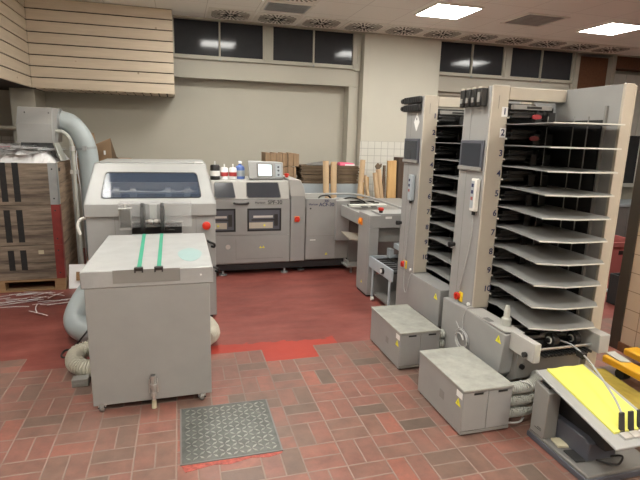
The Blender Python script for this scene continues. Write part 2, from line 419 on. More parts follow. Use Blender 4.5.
# windows
def window(n, x0, x1, xm):
    z0, z1, y = 2.64, 3.2, 7.20
    f = MB().box(x0-.035, x0+.0, y, y+.06, z0, z1).box(x1, x1+.035, y, y+.06, z0, z1).box(x0-.035, x1+.035, y, y+.06, z0-.02, z0+.03).box(xm-.012, xm+.012, y, y+.05, z0, z1).box(x0, x1, y, y+.06, 3.115, z1)
    o = struct('window_%d' % n, f, 'frame', bevel=.003)
    struct('window_pane', B(x0, xm-.012, y+.03, y+.036, z0+.03, 3.12), 'wglass', o)
    struct('window_pane', B(xm+.012, x1, y+.03, y+.036, z0+.03, 3.12), 'wglass', o)
    struct('window_catch', MB().box(xm-.012, xm+.012, y-.02, y, z0-.03, z0+.0), 'galv', o)
    return o
window(1, -.02, 1.165, .572); window(2, 1.31, 2.49, 1.897); window(3, 3.90, 5.04, 4.475); window(4, 5.19, 6.38, 5.77)
struct('trim_7', MB().box(1.2, 1.275, 7.19, 7.3, 2.62, ZC).box(1.23, 1.245, 7.175, 7.19, 2.68, 3.0).box(2.525, 2.62, 7.21, 7.3, 2.6, ZC).box(2.56, 2.572, 7.195, 7.21, 2.7, 2.98)
       .box(5.075, 5.155, 7.19, 7.3, 2.62, ZC).box(6.415, 6.5, 7.17, 7.3, 2.3, ZC), 'frame', bevel=.003)
struct('trim_8', MB().box(-1.68, 2.62, 7.235, 7.26, 2.375, 2.395).box(3.86, 6.5, 7.235, 7.26, 2.33, 2.35), 'frame')
struct('wall_partition', B(6.52, 7.2, 7.3, 7.45, 2.1, 3.09), 'brownp')
struct('trim_9', MB().box(7.2, 7.28, 7.2, 7.45, 0, ZC), 'frame')
pp = MB()
for i in range(4): pp.box(7.29+i*.42, 7.69+i*.42, 7.36, 7.42, 1.8, 2.86)
struct('wall_panels', pp, 'shelfedge', bevel=.004)
struct('trim_10', B(7.28, 9, 7.2, 7.45, 2.93, ZC), 'brownp')
struct('window_5', MB().box(7.2, 8.3, 7.33, 7.4, .86, .93).box(7.2, 7.28, 7.33, 7.4, .93, 1.8).box(8.22, 8.3, 7.33, 7.4, .93, 1.8), 'shelfedge')
struct('trim_11', B(7.28, 8.22, 7.35, 7.44, .93, 1.8), 'wglass')

# ceiling fittings
def diffuser(cx, cy):
    d = thing('air_diffuser', 'square ceiling swirl diffuser with black radial slots, in the row along the window wall', 'air vent', (cx, cy, ZC-.01), 'swirl diffusers along the window wall')
    part('diffuser_plate', B(cx-.285, cx+.285, cy-.285, cy+.285, ZC-.008, ZC-.001), 'diffw', d, smooth=False)
    pf = MB()
    for k in range(28):
        a = k*math.pi/14+.05; c, s_ = math.cos(a), math.sin(a); r1 = min(.27, .235/max(abs(c), abs(s_))); w = .010
        pf.prism([(cx+c*.135-s_*w*.6, cy+s_*.135+c*w*.6), (cx+c*.135+s_*w*.6, cy+s_*.135-c*w*.6), (cx+c*r1+s_*w*1.3, cy+s_*r1-c*w*1.3), (cx+c*r1-s_*w*1.3, cy+s_*r1+c*w*1.3)], 2, ZC-.0105, ZC-.008)
    part('outer_slots', pf, 'perf', d, smooth=False)
    st = MB()
    for k in range(12):
        a = k*math.pi/6+.1; c, s_ = math.cos(a), math.sin(a); r0, r1, w = .04, (.10 if k % 2 else .16), .0105
        st.prism([(cx+c*r0-s_*w, cy+s_*r0+c*w), (cx+c*r0+s_*w, cy+s_*r0-c*w), (cx+c*r1+s_*w*1.3, cy+s_*r1-c*w*1.3), (cx+c*r1-s_*w*1.3, cy+s_*r1+c*w*1.3)], 2, ZC-.0125, ZC-.0105)
    part('slot_ring', st, 'slot', d, smooth=False)
    return d
d0 = diffuser(GX+.5*G, 6.76)
for k in range(0, 10):
    if k >= 0: copy_tree(d0, None, (G*(k+1), 0, 0))
copy_tree(d0, None, (G*1, -G*2+.0, 0))['label'] = 'square ceiling swirl diffuser above the slotted grille, cut by the top of the frame'
bpy.context.view_layer.update()
def lamp(cx, cy, label, group=None):
    l = thing('ceiling_light', label, 'ceiling light', (cx, cy, ZC-.02), group)
    part('light_frame', MB().box(cx-.295, cx+.295, cy-.295, cy-.27, ZC-.018, ZC-.001).box(cx-.295, cx+.295, cy+.27, cy+.295, ZC-.018, ZC-.001)
         .box(cx-.295, cx-.27, cy-.27, cy+.27, ZC-.018, ZC-.001).box(cx+.27, cx+.295, cy-.27, cy+.27, ZC-.018, ZC-.001), 'diffw', l)
    part('light_diffuser', B(cx-.27, cx+.27, cy-.27, cy+.27, ZC-.019, ZC-.002), 'light', l, smooth=False)
lamp(3.076, 5.562, 'lit square ceiling light panel above the wall pillar, left of the louvred air grille')
lamp(5.476, 5.562, 'lit square ceiling light panel at the right edge, right of the louvred air grille')
for x in (.676, 3.076, 5.476):
    for y in (3.162, .762, -1.638):
        if x > 5 and y < 3: continue
        lamp(x, y, 'added ceiling light panel out of view, brightening the boarded bulkhead and the crate', 'ceiling lights overhead')
for y in (3.162, .762): lamp(-1.124, y, 'added ceiling light panel out of view, brightening the boarded bulkhead and the crate', 'ceiling lights overhead')  # unseen pair off the lamp grid, added to light the boards and crate
lamp(.676, 5.562, 'lit square ceiling light panel above the stitching machine, just above the frame')
def grille(x0, x1, y0, y1, label, dark):
    g = thing('exhaust_grille' if dark else 'air_grille', label, 'air vent', ((x0+x1)/2, (y0+y1)/2, ZC-.02))
    part('grille_frame', MB().box(x0, x1, y0, y0+.03, ZC-.014, ZC-.001).box(x0, x1, y1-.03, y1, ZC-.014, ZC-.001).box(x0, x0+.03, y0+.03, y1-.03, ZC-.014, ZC-.001).box(x1-.03, x1, y0+.03, y1-.03, ZC-.014, ZC-.001), 'diffw', g)
    part('grille_backing', B(x0+.03, x1-.03, y0+.03, y1-.03, ZC-.006, ZC-.001), 'louv' if not dark else 'bluegrey', g, smooth=False)
    m = MB(); n = 9
    for i in range(n):
        yy = y0+.05+(y1-y0-.1)*i/(n-1); m.box(x0+.05, x1-.05, yy-.006, yy+.006, ZC-.012, ZC-.006)
    part('louvres', m, 'galv', g, smooth=False)
    return g
grille(.99, 1.56, 5.90, 6.36, 'grey slotted ceiling air grille above the left window pair', True)
grille(3.98, 4.56, 5.28, 5.84, 'square ceiling air grille with grey louvres between the two lit light panels', False)

# ---------------------------------------------------------------- collating towers
TX = 1.86
def switch(parent, x, y, z, face='-x', pl='yellow', r=.019):
    if face == '-x':
        p = part('switch_plate', MB().box(x-.008, x, y-.036, y+.02, z-.035, z+.035), pl, parent, bevel=.003)
        part('rotary_knob', MB().cyl((x-.008, y+.012, z), (x-.03, y+.012, z), r+.008, 20), 'red', p, bevel=.002)
        part('knob_bar', B(x-.038, x-.03, y+.006, y+.018, z-.018, z+.018), 'red', p)
    else:
        p = part('switch_plate', MB().box(x-.03, x+.03, y-.008, y, z-.035, z+.035), pl, parent, bevel=.003)
        part('rotary_knob', MB().cyl((x, y-.008, z), (x, y-.028, z), r+.006, 20), 'red', p, bevel=.002)
        part('knob_bar', B(x-.018, x+.018, y-.036, y-.028, z-.005, z+.005), 'red', p)
def tower(Y, near):
    """Y: the y of the numbered front"""
    TX = 1.888; SX = 1.862; HX = 1.85 if near else 1.885
    where = 'nearer' if near else 'farther'
    t = thing('collating_tower', ('tall grey ten-bin collating tower in front, four black blocks on its top corner' if near else
              'tall grey ten-bin collating tower behind the other, white diamond sticker below two black blocks'), 'collating machine', (TX+.3, Y, 0))
    yb = Y+.30
    part('side_column', MB().box(TX, TX+.13, Y+.002, yb, .02, 1.978), 'grey', t, bevel=.006)
    part('front_cover', MB().box(TX+.004, TX+.125, Y-.012, Y+.002, .52, 1.981), 'cream', t, bevel=.004)
    part('cover_seam', MB().box(TX+.052, TX+.054, Y-.0135, Y-.012, 1.84, 1.92), 'greyd', t)
    part('column_seam', MB().box(TX-.001, TX, Y+.0, yb, .497, .500).box(TX-.001, TX, Y+.2, Y+.202, .5, 1.9), 'greyd', t, smooth=False)
    part('header_beam', B(TX+.127, TX+.56, Y-.01, Y+.09, 1.897, 1.975), 'cream', t, bevel=.004)
    # right-hand side panel, reaching forward
    part('side_panel', MB().box(TX+.56, TX+.575, Y-.44, yb, .5, 1.978), 'grey', t, bevel=.002)
    part('front_strip', MB().box(TX+.56, TX+.625, Y-.46, Y-.44, .5, 1.981), 'cream', t, bevel=.003)
    part('outer_panel', MB().box(TX+.576, TX+.66, Y-.445, yb, .02, 1.975), 'cream', t, bevel=.006)
    part('inner_liner', MB().box(TX+.552, TX+.56, Y-.33, yb, .5, 1.78), 'base', t)
    part('back_panel', B(TX+.13, TX+.575, yb-.02, yb, .02, 1.90), 'darkmetal', t)
    if near:
        blocks = [Y+.03+i*.067 for i in range(4)]
    else: blocks = [Y+.06, Y+.2]
    for i, y in enumerate(blocks):
        if near:
            b = part('connector_block', MB().box(TX-.05, TX-.002, y, y+.05, 1.855, 1.966), 'black', t, bevel=.006)
            part('block_cap', B(TX-.046, TX, y+.004, y+.046, 1.966, 1.976), 'cream', b)
            part('block_catch', B(TX-.056, TX-.05, y+.012, y+.038, 1.88, 1.91 if i else 1.94), 'greymid', b)
        else:
            zt = 1.978-.062*i
            b = part('connector_block', MB().box(TX-.034, TX-.002, Y+.02, Y+.31, zt-.056, zt), 'black', t, bevel=.008)
            for k in range(7): part('grip_rib', B(TX-.038, TX-.034, Y+.05+k*.035, Y+.062+k*.035, zt-.05, zt-.006), 'rubber', b)
            part('block_lug', MB().cyl((TX-.02, Y+.31, zt-.028), (TX-.02, Y+.345, zt-.028), .022, 12), 'black', b)
    if not near:
        c = (TX, Y+.10, 1.775); d = part('diamond_sticker', MB().prism([(c[1]-.048, c[2]), (c[1], c[2]-.075), (c[1]+.048, c[2]), (c[1], c[2]+.072)], 0, TX-.0015, TX), 'label', t, smooth=False)
        part('sticker_print', MB().prism([(c[1]-.006, 1.79), (c[1]+.006, 1.79), (c[1]+.008, 1.81), (c[1]-.004, 1.812)], 0, TX-.0025, TX-.0015), 'inkb', d)
    # touch screen
    sc = part('touch_screen', MB().box(TX-.014, TX, Y+.0+.015, Y+.285, 1.445, 1.642), 'bezel', t, bevel=.004)
    part('screen_glass', MB().box(TX-.016, TX-.014, Y+.038, Y+.262, 1.475, 1.622), 'screen', sc)
    part('screen_lip', MB().box(TX-.022, TX-.01, Y+.015, Y+.285, 1.443, 1.468), 'greymid', sc, bevel=.003)
    # knob, switch
    part('door_knob', MB().lathe((TX, Y+.275, .905), [(.014, 0), (.014, -.018), (.02, -.02), (.02, -.045), (.012, -.05)], 16, axis=0), 'black', t)
    switch(t, TX, Y+.145, .556)
    part('socket', MB().cyl((TX, Y-.03+.06, .535), (TX-.012, Y+.03, .535), .012, 14), 'label', t)
    # interior: bins, feed heads, guides
    for i in range(10):
        zf = 1.748-i*.1315
        nz = 1.822-i*.1297
        n = part('number_plate', B(TX+.080, TX+.123, Y-.0135, Y-.012, nz-.03, nz+.03), 'label' if i < 2 and near else 'cream', t, smooth=False)
        text('number', str(i+1), .056, (TX+.100, Y-.0158, nz), 'ink', n)
        part('number_clip', MB().lathe((TX+.127, Y-.012, nz-.036), [(.006, 0), (.006, -.01), (.003, -.013)], 10, axis=1), 'chromew', t)
        y0 = Y-.55
        out = [(SX+.14, Y+.28), (SX+.14, Y-.05), (SX+.155, Y-.10), (SX+.09, Y-.50), (SX+.26, y0-.015), (SX+.50, y0-.02), (SX+.555, y0+.05), (SX+.555, Y+.28)]
        if not near: out[3] = (SX+.13, Y-.49)
        s = part('bin_shelf', MB().prism(out, 2, zf-.004, zf), 'shelf', t, smooth=False)
        part('shelf_edge', MB().prism([(SX+.09, Y-.50), (SX+.26, y0-.015), (SX+.50, y0-.02), (SX+.50, y0-.023), (SX+.26, y0-.019), (SX+.087, Y-.503)], 2, zf-.006, zf+.002), 'shelfedge', s, smooth=False)
        fh = part('feed_head', MB().box(TX+.14, TX+.57, Y+.10, Y+.28, zf+.015, zf+.12).box(TX+.16, TX+.34, Y-.02, Y+.1, zf+.05, zf+.10), 'black', t, bevel=.003)
        part('suction_bar', MB().cyl((TX+.13, Y-.02, zf+.072), (TX+.38, Y-.02, zf+.072), .006, 10).box(TX+.13, TX+.27, Y-.045, Y-.03, zf+.04, zf+.052), 'darkmetal', fh)
        part('suction_rotor', MB().cyl((TX+.36, Y+.06, zf+.07), (TX+.40, Y+.06, zf+.07), .03, 16).cyl((TX+.43, Y+.06, zf+.07), (TX+.45, Y+.06, zf+.07), .03, 16), 'darkmetal', fh)
        if i < 10:
            part('paper_guide', B(TX+.30, TX+.345, Y-.06, Y-.05, zf+.004, zf+.075), 'darkmetal', t); part('paper_guide', B(TX+.385, TX+.43, Y-.08, Y-.07, zf+.004, zf+.075), 'darkmetal', t)
        if i < 2 and near: part('red_lens', MB().prism([(TX+.27+.034*math.cos(a*math.pi/8), zf+.045+.015*math.sin(a*math.pi/8)) for a in range(16)], 1, Y-.11, Y-.10), 'lens', fh)
    for x_, y_, r_ in ((.47, .20, .004), (.53, .25, .005), (.36, .1, .003)): part('guide_rod', MB().cyl((TX+x_, Y-y_, .55), (TX+x_, Y-y_, 1.80), r_*.8, 8), 'greymid', t)
    part('guide_plate', B(TX+.545, TX+.56, Y-.36, Y-.345, .55, 1.86), 'greymid', t)
    fb = part('fan_rail', MB().box(TX+.13, TX+.42, Y-.055, Y-.03, 1.838, 1.866), 'greymid', t, bevel=.002)
    part('rail_slots', MB().box(TX+.23, TX+.34, Y-.058, Y-.055, 1.845, 1.858), 'black', fb)
    # lower housing
    if near:
        part('lower_housing', MB().prism([(Y+.3, .5), (Y+.3, .08), (Y-.20, .08), (Y-.36, .18), (Y-.41, .24), (Y-.43, .50), (Y-.02, .515)], 0, HX-.003, HX+.115), 'grey', t, bevel=.006)
        part('housing_top', MB().prism([(HX+.0, Y-.02), (HX+.115, Y-.02), (HX+.115, Y-.46), (HX+.0, Y-.42)], 2, .512, .520), 'pale', t, bevel=.002)
        part('cable_recess', MB().prism([(HX+.002, Y-.19), (HX+.04, Y-.19), (HX+.04, Y-.26), (HX+.002, Y-.26)], 2, .518, .5215), 'greyd', t)
        for (x0, x1, nm) in ((HX+.04, HX+.085, 0), (HX+.525, HX+.60, 1)):
            a = part('rail_end', MB().box(x0, x1, Y-(.61 if nm else .64), Y-(.30 if nm else .42), .41, .525), 'pale', t, bevel=.004)
        part('rail_knob', MB().cyl((HX+.018, Y-.58, .44), (HX+.035, Y-.58, .44), .016, 14), 'black', t)
        part('front_housing', MB().prism([(Y-.46, .39), (Y-.46, .22), (Y-.40, .17), (Y-.3, .17), (Y-.3, .39)], 0, HX+.08, HX+.55), 'greymid', t, bevel=.006)
        part('right_housing', B(HX+.525, HX+.60, Y-.42, Y+.28, .05, .50), 'grey', t, bevel=.005)
        part('cable_port', MB().cyl((HX+.115, Y-.46, .30), (HX+.115, Y-.475, .30), .016, 16), 'black', t)
        part('dark_frame', MB().box(HX+.12, HX+.525, Y-.30, Y+.28, .05, .40), 'base', t)
        for k in range(5):
            part('delivery_roller', MB().cyl((HX+.115, Y-.55+k*.085, .445), (HX+.525, Y-.55+k*.085, .445), .012 if k else .009, 14), 'steel' if k % 2 == 0 else 'darkmetal', t)
        cb = MB()
        for k in range(14): cb.box(HX+.17+k*.025, HX+.185+k*.025, Y-.58, Y-.40, .405, .418)
        part('chain_bars', cb, 'darkmetal', t)
        for (x, y, r) in ((HX+.28, Y-.50, .042), (HX+.44, Y-.50, .042)):
            w = part('pressure_wheel', MB().cyl((x-.02, y, .475), (x+.02, y, .475), r, 24).cyl((x-.035, y, .475), (x+.035, y, .475), .015, 12), 'black', t, bevel=.003)
            part('wheel_face', MB().cyl((x-.024, y, .475), (x-.02, y, .475), r*.55, 20), 'chromew', w)
            part('wheel_bracket', MB().tube([(x+.03, y, .48), (x+.05, y+.06, .50), (x+.02, y+.12, .46)], .01, 10), 'steel', w)
        bt = part('grease_bottle', MB().lathe((HX+.075, Y-.33, .52), [(.03, 0), (.03, .045), (.02, .055), (.018, .10), (.013, .12), (.011, .13)], 16), 'ghose', t)
        warn_sign(t, (HX-.003, Y-.375, .455), .055, '-x')
    else:
        part('lower_housing', MB().box(HX-.003, HX+.15, Y-.49, Y+.02, .22, .512), 'grey', t, bevel=.005)
        part('base_frame', MB().box(HX+.01, HX+.12, Y-.12, Y+.3, .03, .22).box(HX+.16, HX+.56, Y-.3, Y+.28, .05, .40), 'base', t)
        part('delivery_roller', MB().cyl((HX+.15, Y-.4, .45), (HX+.55, Y-.4, .45), .012, 12), 'darkmetal', t)
        part('right_housing', B(HX+.535, HX+.60, Y-.42, Y+.28, .05, .50), 'grey', t, bevel=.005)
        warn_sign(t, (HX-.003, Y-.43, .45), .055, '-x')
    for (x, y) in ((TX+.05, Y+.25), (TX+.05, Y+.03), (TX+.62, Y+.25), (TX+.62, Y-.38)):
        part('levelling_foot', MB().lathe((x, y, 0), [(.028, 0), (.028, .01), (.01, .015), (.01, .06)], 14), 'rubber', t)
    # hand control hanging on the side
    h = thing('hand_controller', 'beige hanging hand control with coloured keys and looped grey cable on the %s tower' % where, 'remote control', (TX-.02, Y+.06, 1.18))
    yc, zb, w = (Y+.05, 1.18, .031) if near else (Y+.085, 1.13, .034)
    part('handset', B(TX-.034, TX-.004, yc-w, yc+w, zb, zb+.215), 'chromew' if near else 'bluegrey', h, bevel=.006)
    part('key_strip', B(TX-.036, TX-.034, yc-w*.3, yc+w*.78, zb+.02, zb+.20), 'bluegrey', h, smooth=False)
    for k in range(4): part('key', B(TX-.039, TX-.036, yc-w*.15, yc+w*.55, zb+.03+k*.043, zb+.053+k*.043), ['bluegrey', 'pinkc', 'ink', 'ink'][k], h, bevel=.001)
    part('cable_gland', MB().cyl((TX-.018, yc, zb), (TX-.018, yc, zb-.025), .012, 12), 'black', h)
    if near:
        pth = [(TX-.018, yc, zb-.02), (TX-.012, yc+.01, 1.0), (TX-.012, yc+.06, .75), (TX-.012, yc+.10, .58), (TX-.03, yc+.08, .42), (TX-.05, yc+.0, .36)]
        for k in range(26):
            a = math.pi*.6+k*math.pi/4; w_ = 1-.011*k; pth.append((TX-.05-.001*k, Y-.01+.01*math.sin(k*.3)+.080*math.cos(a)*w_, .300-.012*math.cos(k*.27)+.072*math.sin(a)*w_))
        pth += [(TX-.06, Y-.01, .38), (TX-.05, yc-.045, .46), (TX-.03, yc-.06, .525), (TX+.01, yc-.065, .525)]
    else:
        pth = [(TX-.018, yc, zb-.02), (TX-.012, yc+.02, .95), (TX-.012, yc+.04, .7), (TX-.02, yc+.03, .4), (TX-.02, yc-.02, .32), (TX-.02, yc-.05, .40), (TX-.012, yc-.08, .50), (TX+.01, yc-.11, .515)]
    part('handset_cable', MB().tube(spline(pth, 6), .0042, 8), 'cable', h)
    return t
tower(2.79, True); tower(3.69, False)
# ---------------------------------------------------------------- pump cabinets and hoses
def cabinet(y0, y1, label, near):
    x0, x1, z = 1.472, 1.788, .29
    c = thing('pump_cabinet', label, 'cabinet', ((x0+x1)/2, (y0+y1)/2, 0))
    part('body', MB().box(x0, x1, y0+.006, y1, .012, z-.014), 'grey', c, bevel=.003)
    part('lid', MB().box(x0-.006, x1+.004, y0-.008, y1+.004, z-.014, z), 'lid', c, bevel=.004)
    for a, b in ((x0+.003, (x0+x1)/2-.002), ((x0+x1)/2+.002, x1-.003)):
        d = part('door', B(a, b, y0, y0+.006, .035, z-.02), 'grey', c, bevel=.002)
        part('finger_slot', B((a+b)/2-.025+.01, (a+b)/2+.045, y0-.003, y0, z-.038, z-.026), 'black', d, bevel=.001)
    part('kick_strip', B(x0, x1, y0+.001, y0+.008, .014, .032), 'greymid', c)
    for x in (x0+.02, x1-.02):
        for y in (y0+.03, y1-.03): part('foot', MB().cyl((x, y, 0), (x, y, .014), .014, 12), 'rubber', c)
    part('vent_slots', MB().box(x0-.001, x0, y0+.2, y0+.25, .12, .17), 'greymid', c, smooth=False)
    warn_sign(c, (x0-.0005, y0+.048, .195), .05, '-x')
    part('rating_plate', B(x0-.0015, x0, y0+.01, y0+.07, .225, .262), 'label', c, smooth=False)
    for k in range(3):
        zz = .06+k*.075
        part('air_hose', ribbed(MB(), [(x1-.02, y0+.06, zz+.02), (x1+.06, y0+.055, zz+.02), (x1+.16, y0+.06, zz+.02), (x1+.26, y0+.12, zz+.02), (x1+.33, y0+.25, zz+.02)], .032, .008, .014, 14), 'ghose', c)
    part('power_cable', MB().tube(spline([(x1-.01, y0+.03, .03), (x1+.08, y0+.01, .035), (x1+.15, y0+.06, .05), (x1+.19, y0+.08, .14), (x1+.14, y0+.03, .25), (x1+.09, y0+.06, .27)], 6), .006, 8), 'cable', c)
    return c
cabinet(2.165, 2.69, 'low grey two-door pump cabinet in front of the nearer collating tower', True)
cabinet(2.99, 3.55, 'low grey two-door pump cabinet beside the farther collating tower', False)
# ---------------------------------------------------------------- stacker with tilted table
st = thing('sheet_stacker', 'small grey sheet stacker with a tilted white table on a flat base plate', 'paper stacker', (2.05, 1.85, 0))
part('base_plate', B(1.868, 2.30, 1.665, 2.095, .012, .05), 'greyd', st, bevel=.008)
part('base_rim', MB().box(1.858, 1.868, 1.66, 2.095, .004, .035).box(1.855, 2.31, 1.655, 1.667, .004, .035), 'bezel', st, bevel=.003)
for x in (1.9, 2.26):
    for y in (1.7, 2.06): part('foot', MB().cyl((x, y, 0), (x, y, .013), .018, 12), 'rubber', st)
part('lift_column', MB().prism([(2.085, .05), (2.085, .345), (2.06, .345), (1.975, .322), (1.975, .05)], 0, 1.866, 1.948), 'greymid', st, bevel=.005)
part('column_slot', B(1.885, 1.935, 2.0, 2.07, .335, .350), 'black', st)
part('column_print', MB().box(1.8645, 1.866, 2.0, 2.05, .085, .088).box(1.8645, 1.866, 2.0, 2.03, .095, .098), 'inkb', st)
part('motor_box', MB().prism([(1.757, .05), (1.757, .15), (1.80, .165), (2.09, .165), (2.09, .05)], 0, 1.95, 2.13), 'bezel', st, bevel=.006)
part('lift_arm', MB().prism([(2.08, .05), (2.08, .33), (2.0, .34), (1.80, .25), (1.72, .20), (1.70, .14), (1.86, .14), (1.95, .05)], 0, 1.99, 2.20), 'base', st, bevel=.006)
def tz(y): return .405-.207*(2.09-y)
def slab(x0, x1, y0, y1, lo, hi):
    return MB().hexa([(x0, y0, tz(y0)+lo), (x1, y0, tz(y0)+lo), (x1, y1, tz(y1)+lo), (x0, y1, tz(y1)+lo), (x0, y0, tz(y0)+hi), (x1, y0, tz(y0)+hi), (x1, y1, tz(y1)+hi), (x0, y1, tz(y1)+hi)])
part('table', slab(1.86, 2.20, 1.535, 2.09, -.012, 0), 'white', st, bevel=.005)
part('table_underframe', slab(1.90, 2.16, 1.60, 2.05, -.04, -.012), 'base', st)
for x in (1.955, 2.01, 2.065):
    c = part('sheet_stop', MB().hexa([(x, 1.605, tz(1.605)), (x+.028, 1.605, tz(1.605)), (x+.028, 1.617, tz(1.61)), (x, 1.617, tz(1.61)), (x+.032, 1.65, tz(1.65)+.07), (x+.060, 1.65, tz(1.65)+.07), (x+.060, 1.66, tz(1.65)+.07), (x+.032, 1.66, tz(1.65)+.07)]), 'darkmetal', st, bevel=.001)
    part('stop_foot', slab(x-.008, x+.04, 1.57, 1.606, 0, .012), 'alu', c, bevel=.003)
part('guide_rod', MB().tube(spline([(2.13, 2.22, .50), (2.115, 2.10, .515), (2.10, 1.95, .475), (2.06, 1.76, .40), (2.03, 1.665, .345)], 8), .0055, 10), 'galv', st)
part('rod_clamp', MB().box(2.10, 2.13, 2.02, 2.07, .475, .51), 'black', st, bevel=.003)
part('motor_cable', MB().tube(spline([(2.0, 1.75, .06), (2.03, 1.70, .07), (2.08, 1.69, .065), (2.12, 1.71, .09), (2.10, 1.76, .06)], 6), .005, 8), 'bcable', st)
ys = MB(); cols, rows = 8, 8; vs = []
for j in range(rows+1):
    for i in range(cols+1):
        x = 1.925+.24*i/cols; y = 1.612+.465*j/rows
        vs.append((x, y, tz(y)+.010+.0025*math.sin(i*1.4+j*.3)))
for j in range(rows+1):
    for i in range(cols+1):
        x = 1.925+.24*i/cols; y = 1.612+.465*j/rows; vs.append((x, y, tz(y)+.0005))
N = cols+1; F0 = []; off = N*(rows+1)
for j in range(rows):
    for i in range(cols):
        a = j*N+i; F0.append((a, a+1, a+N+1, a+N)); F0.append((off+a, off+a+N, off+a+N+1, off+a+1))
for i in range(cols): F0.append((i, i+off, i+1+off, i+1)); b_ = rows*N+i; F0.append((b_, b_+1, b_+1+off, b_+off))
for j in range(rows): a = j*N; F0.append((a, a+N, a+N+off, a+off)); a = j*N+cols; F0.append((a, a+off, a+N+off, a+N))
ys.add(vs, F0)
tag(part('yellow_paper', ys, 'yel'), 'bright yellow paper sheets lying on the tilted white stacker table', 'paper')
fs = MB(); vs = []; n = 10
for j in range(n+1):
    t = j/n; y = 1.80+.84*t; 
    for i in range(3):
        x = 2.36+.24*i+(.36-.12*i)*t; vs.append((x, y, .012+.13*math.sin(math.pi*(.12+.80*t))*(1-.42*i)+.012*math.sin(7*t)))
m_ = len(vs); vs += [(a, b, c-.002) for a, b, c in vs]; ff = []
for j in range(n):
    for i in range(2): a = j*3+i; ff += [(a, a+1, a+4, a+3), (m_+a, m_+a+3, m_+a+4, m_+a+1)]
for j in range(n): a = j*3; ff += [(a, a+3, a+3+m_, a+m_), (a+2, a+2+m_, a+5+m_, a+5)]
ff += [(0, m_, m_+1, 1), (1, m_+1, m_+2, 2), (3*n, 3*n+1, m_+3*n+1, m_+3*n), (3*n+1, 3*n+2, m_+3*n+2, m_+3*n+1)]
tag(part('plastic_sheet', fs.add(vs, ff), 'film'), 'curved amber-yellow sheet on the floor to the right of the tilted stacker table', 'sheet')
tag(part('foam_pad', MB().hexa([(1.89, 1.89, .051), (1.945, 1.875, .051), (1.965, 1.95, .051), (1.905, 1.965, .051), (1.89, 1.89, .064), (1.945, 1.875, .064), (1.965, 1.95, .064), (1.905, 1.965, .064)]), 'foam', bevel=.003), 'small beige pad lying on the stacker base plate', 'pad')
tag(part('rubber_pad', MB().hexa([(1.89, 1.765, .051), (1.945, 1.76, .051), (1.95, 1.85, .051), (1.895, 1.86, .051), (1.89, 1.765, .062), (1.945, 1.76, .062), (1.95, 1.85, .062), (1.895, 1.86, .062)]), 'rubber', bevel=.003), 'small black rubber pad lying on the front of the stacker base plate', 'pad')
# yellow pallet truck by the tiled wall
pt = thing('pallet_truck', 'orange-yellow pallet truck forks lying low beside the beige tiled wall', 'pallet truck', (3.0, 2.4, 0))
part('fork', B(2.94, 3.05, 1.4, 2.66, .075, .13), 'yforks', pt, bevel=.012)
part('fork', B(3.20, 3.33, 1.4, 2.72, .075, .13), 'yforks', pt, bevel=.012)
part('cross_plate', B(3.05, 3.20, 1.7, 2.2, .09, .12), 'yforks', pt, bevel=.004)
for x in (2.995, 3.265):
    part('fork_roller', MB().cyl((x-.03, 2.52, .04), (x+.03, 2.52, .04), .038, 18), 'rubber', pt)
    part('fork_roller', MB().cyl((x-.03, 1.6, .04), (x+.03, 1.6, .04), .038, 18), 'rubber', pt)
part('brace_rod', MB().cyl((3.07, 1.5, .075), (3.07, 2.6, .075), .012, 10), 'darkmetal', pt)
tag(part('paper_sheet', MB().hexa([(2.96, 2.52, .132), (3.03, 2.50, .132), (3.04, 2.65, .132), (2.97, 2.66, .132), (2.96, 2.52, .139), (3.03, 2.50, .139), (3.04, 2.65, .15), (2.97, 2.66, .142)]), 'ghose'), 'crumpled pale plastic sheet lying on the orange-yellow forks', 'sheet')
# far things in the gap at the right
fc = thing('storage_cabinet', 'dark grey low cabinet standing far back, in the gap right of the nearer tower', 'cabinet', (7.4, 6.6, 0))
part('body', B(6.7, 8.3, 6.5, 7.1, .08, .62), 'greyd', fc, bevel=.008); part('worktop', B(6.67, 8.33, 6.47, 7.13, .62, .66), 'bluegrey', fc, bevel=.004)
for k in range(3): part('door', B(6.72+k*.53, 7.23+k*.53, 6.485, 6.5, .12, .6), 'greyd', fc, bevel=.004)
part('plinth', B(6.72, 8.28, 6.54, 7.08, 0, .08), 'base', fc)
rc = thing('red_crate', 'faded red plastic crate on the floor, in the gap right of the nearer tower', 'crate', (5.3, 5.0, 0))
part('shell', MB().box(5.0, 5.02, 4.7, 5.2, 0, .45).box(5.58, 5.6, 4.7, 5.2, 0, .45).box(5.0, 5.6, 4.7, 4.72, 0, .45).box(5.0, 5.6, 5.18, 5.2, 0, .45).box(5.0, 5.6, 4.7, 5.2, 0, .02), 'pinkc', rc, bevel=.004)
part('rim', MB().box(4.98, 5.62, 4.68, 4.70, .40, .46).box(4.98, 5.0, 4.68, 5.22, .40, .46), 'pinkc', rc, bevel=.003)
part('hand_slot', B(5.2, 5.4, 4.695, 4.70, .30, .35), 'black', rc)
tag(part('grey_pipe', MB().cyl((4.4, 4.3, .02), (5.1, 4.1, .02), .02, 14), 'bluegrey'), 'pale grey pipe lying on the floor before the faded red crate', 'pipe')
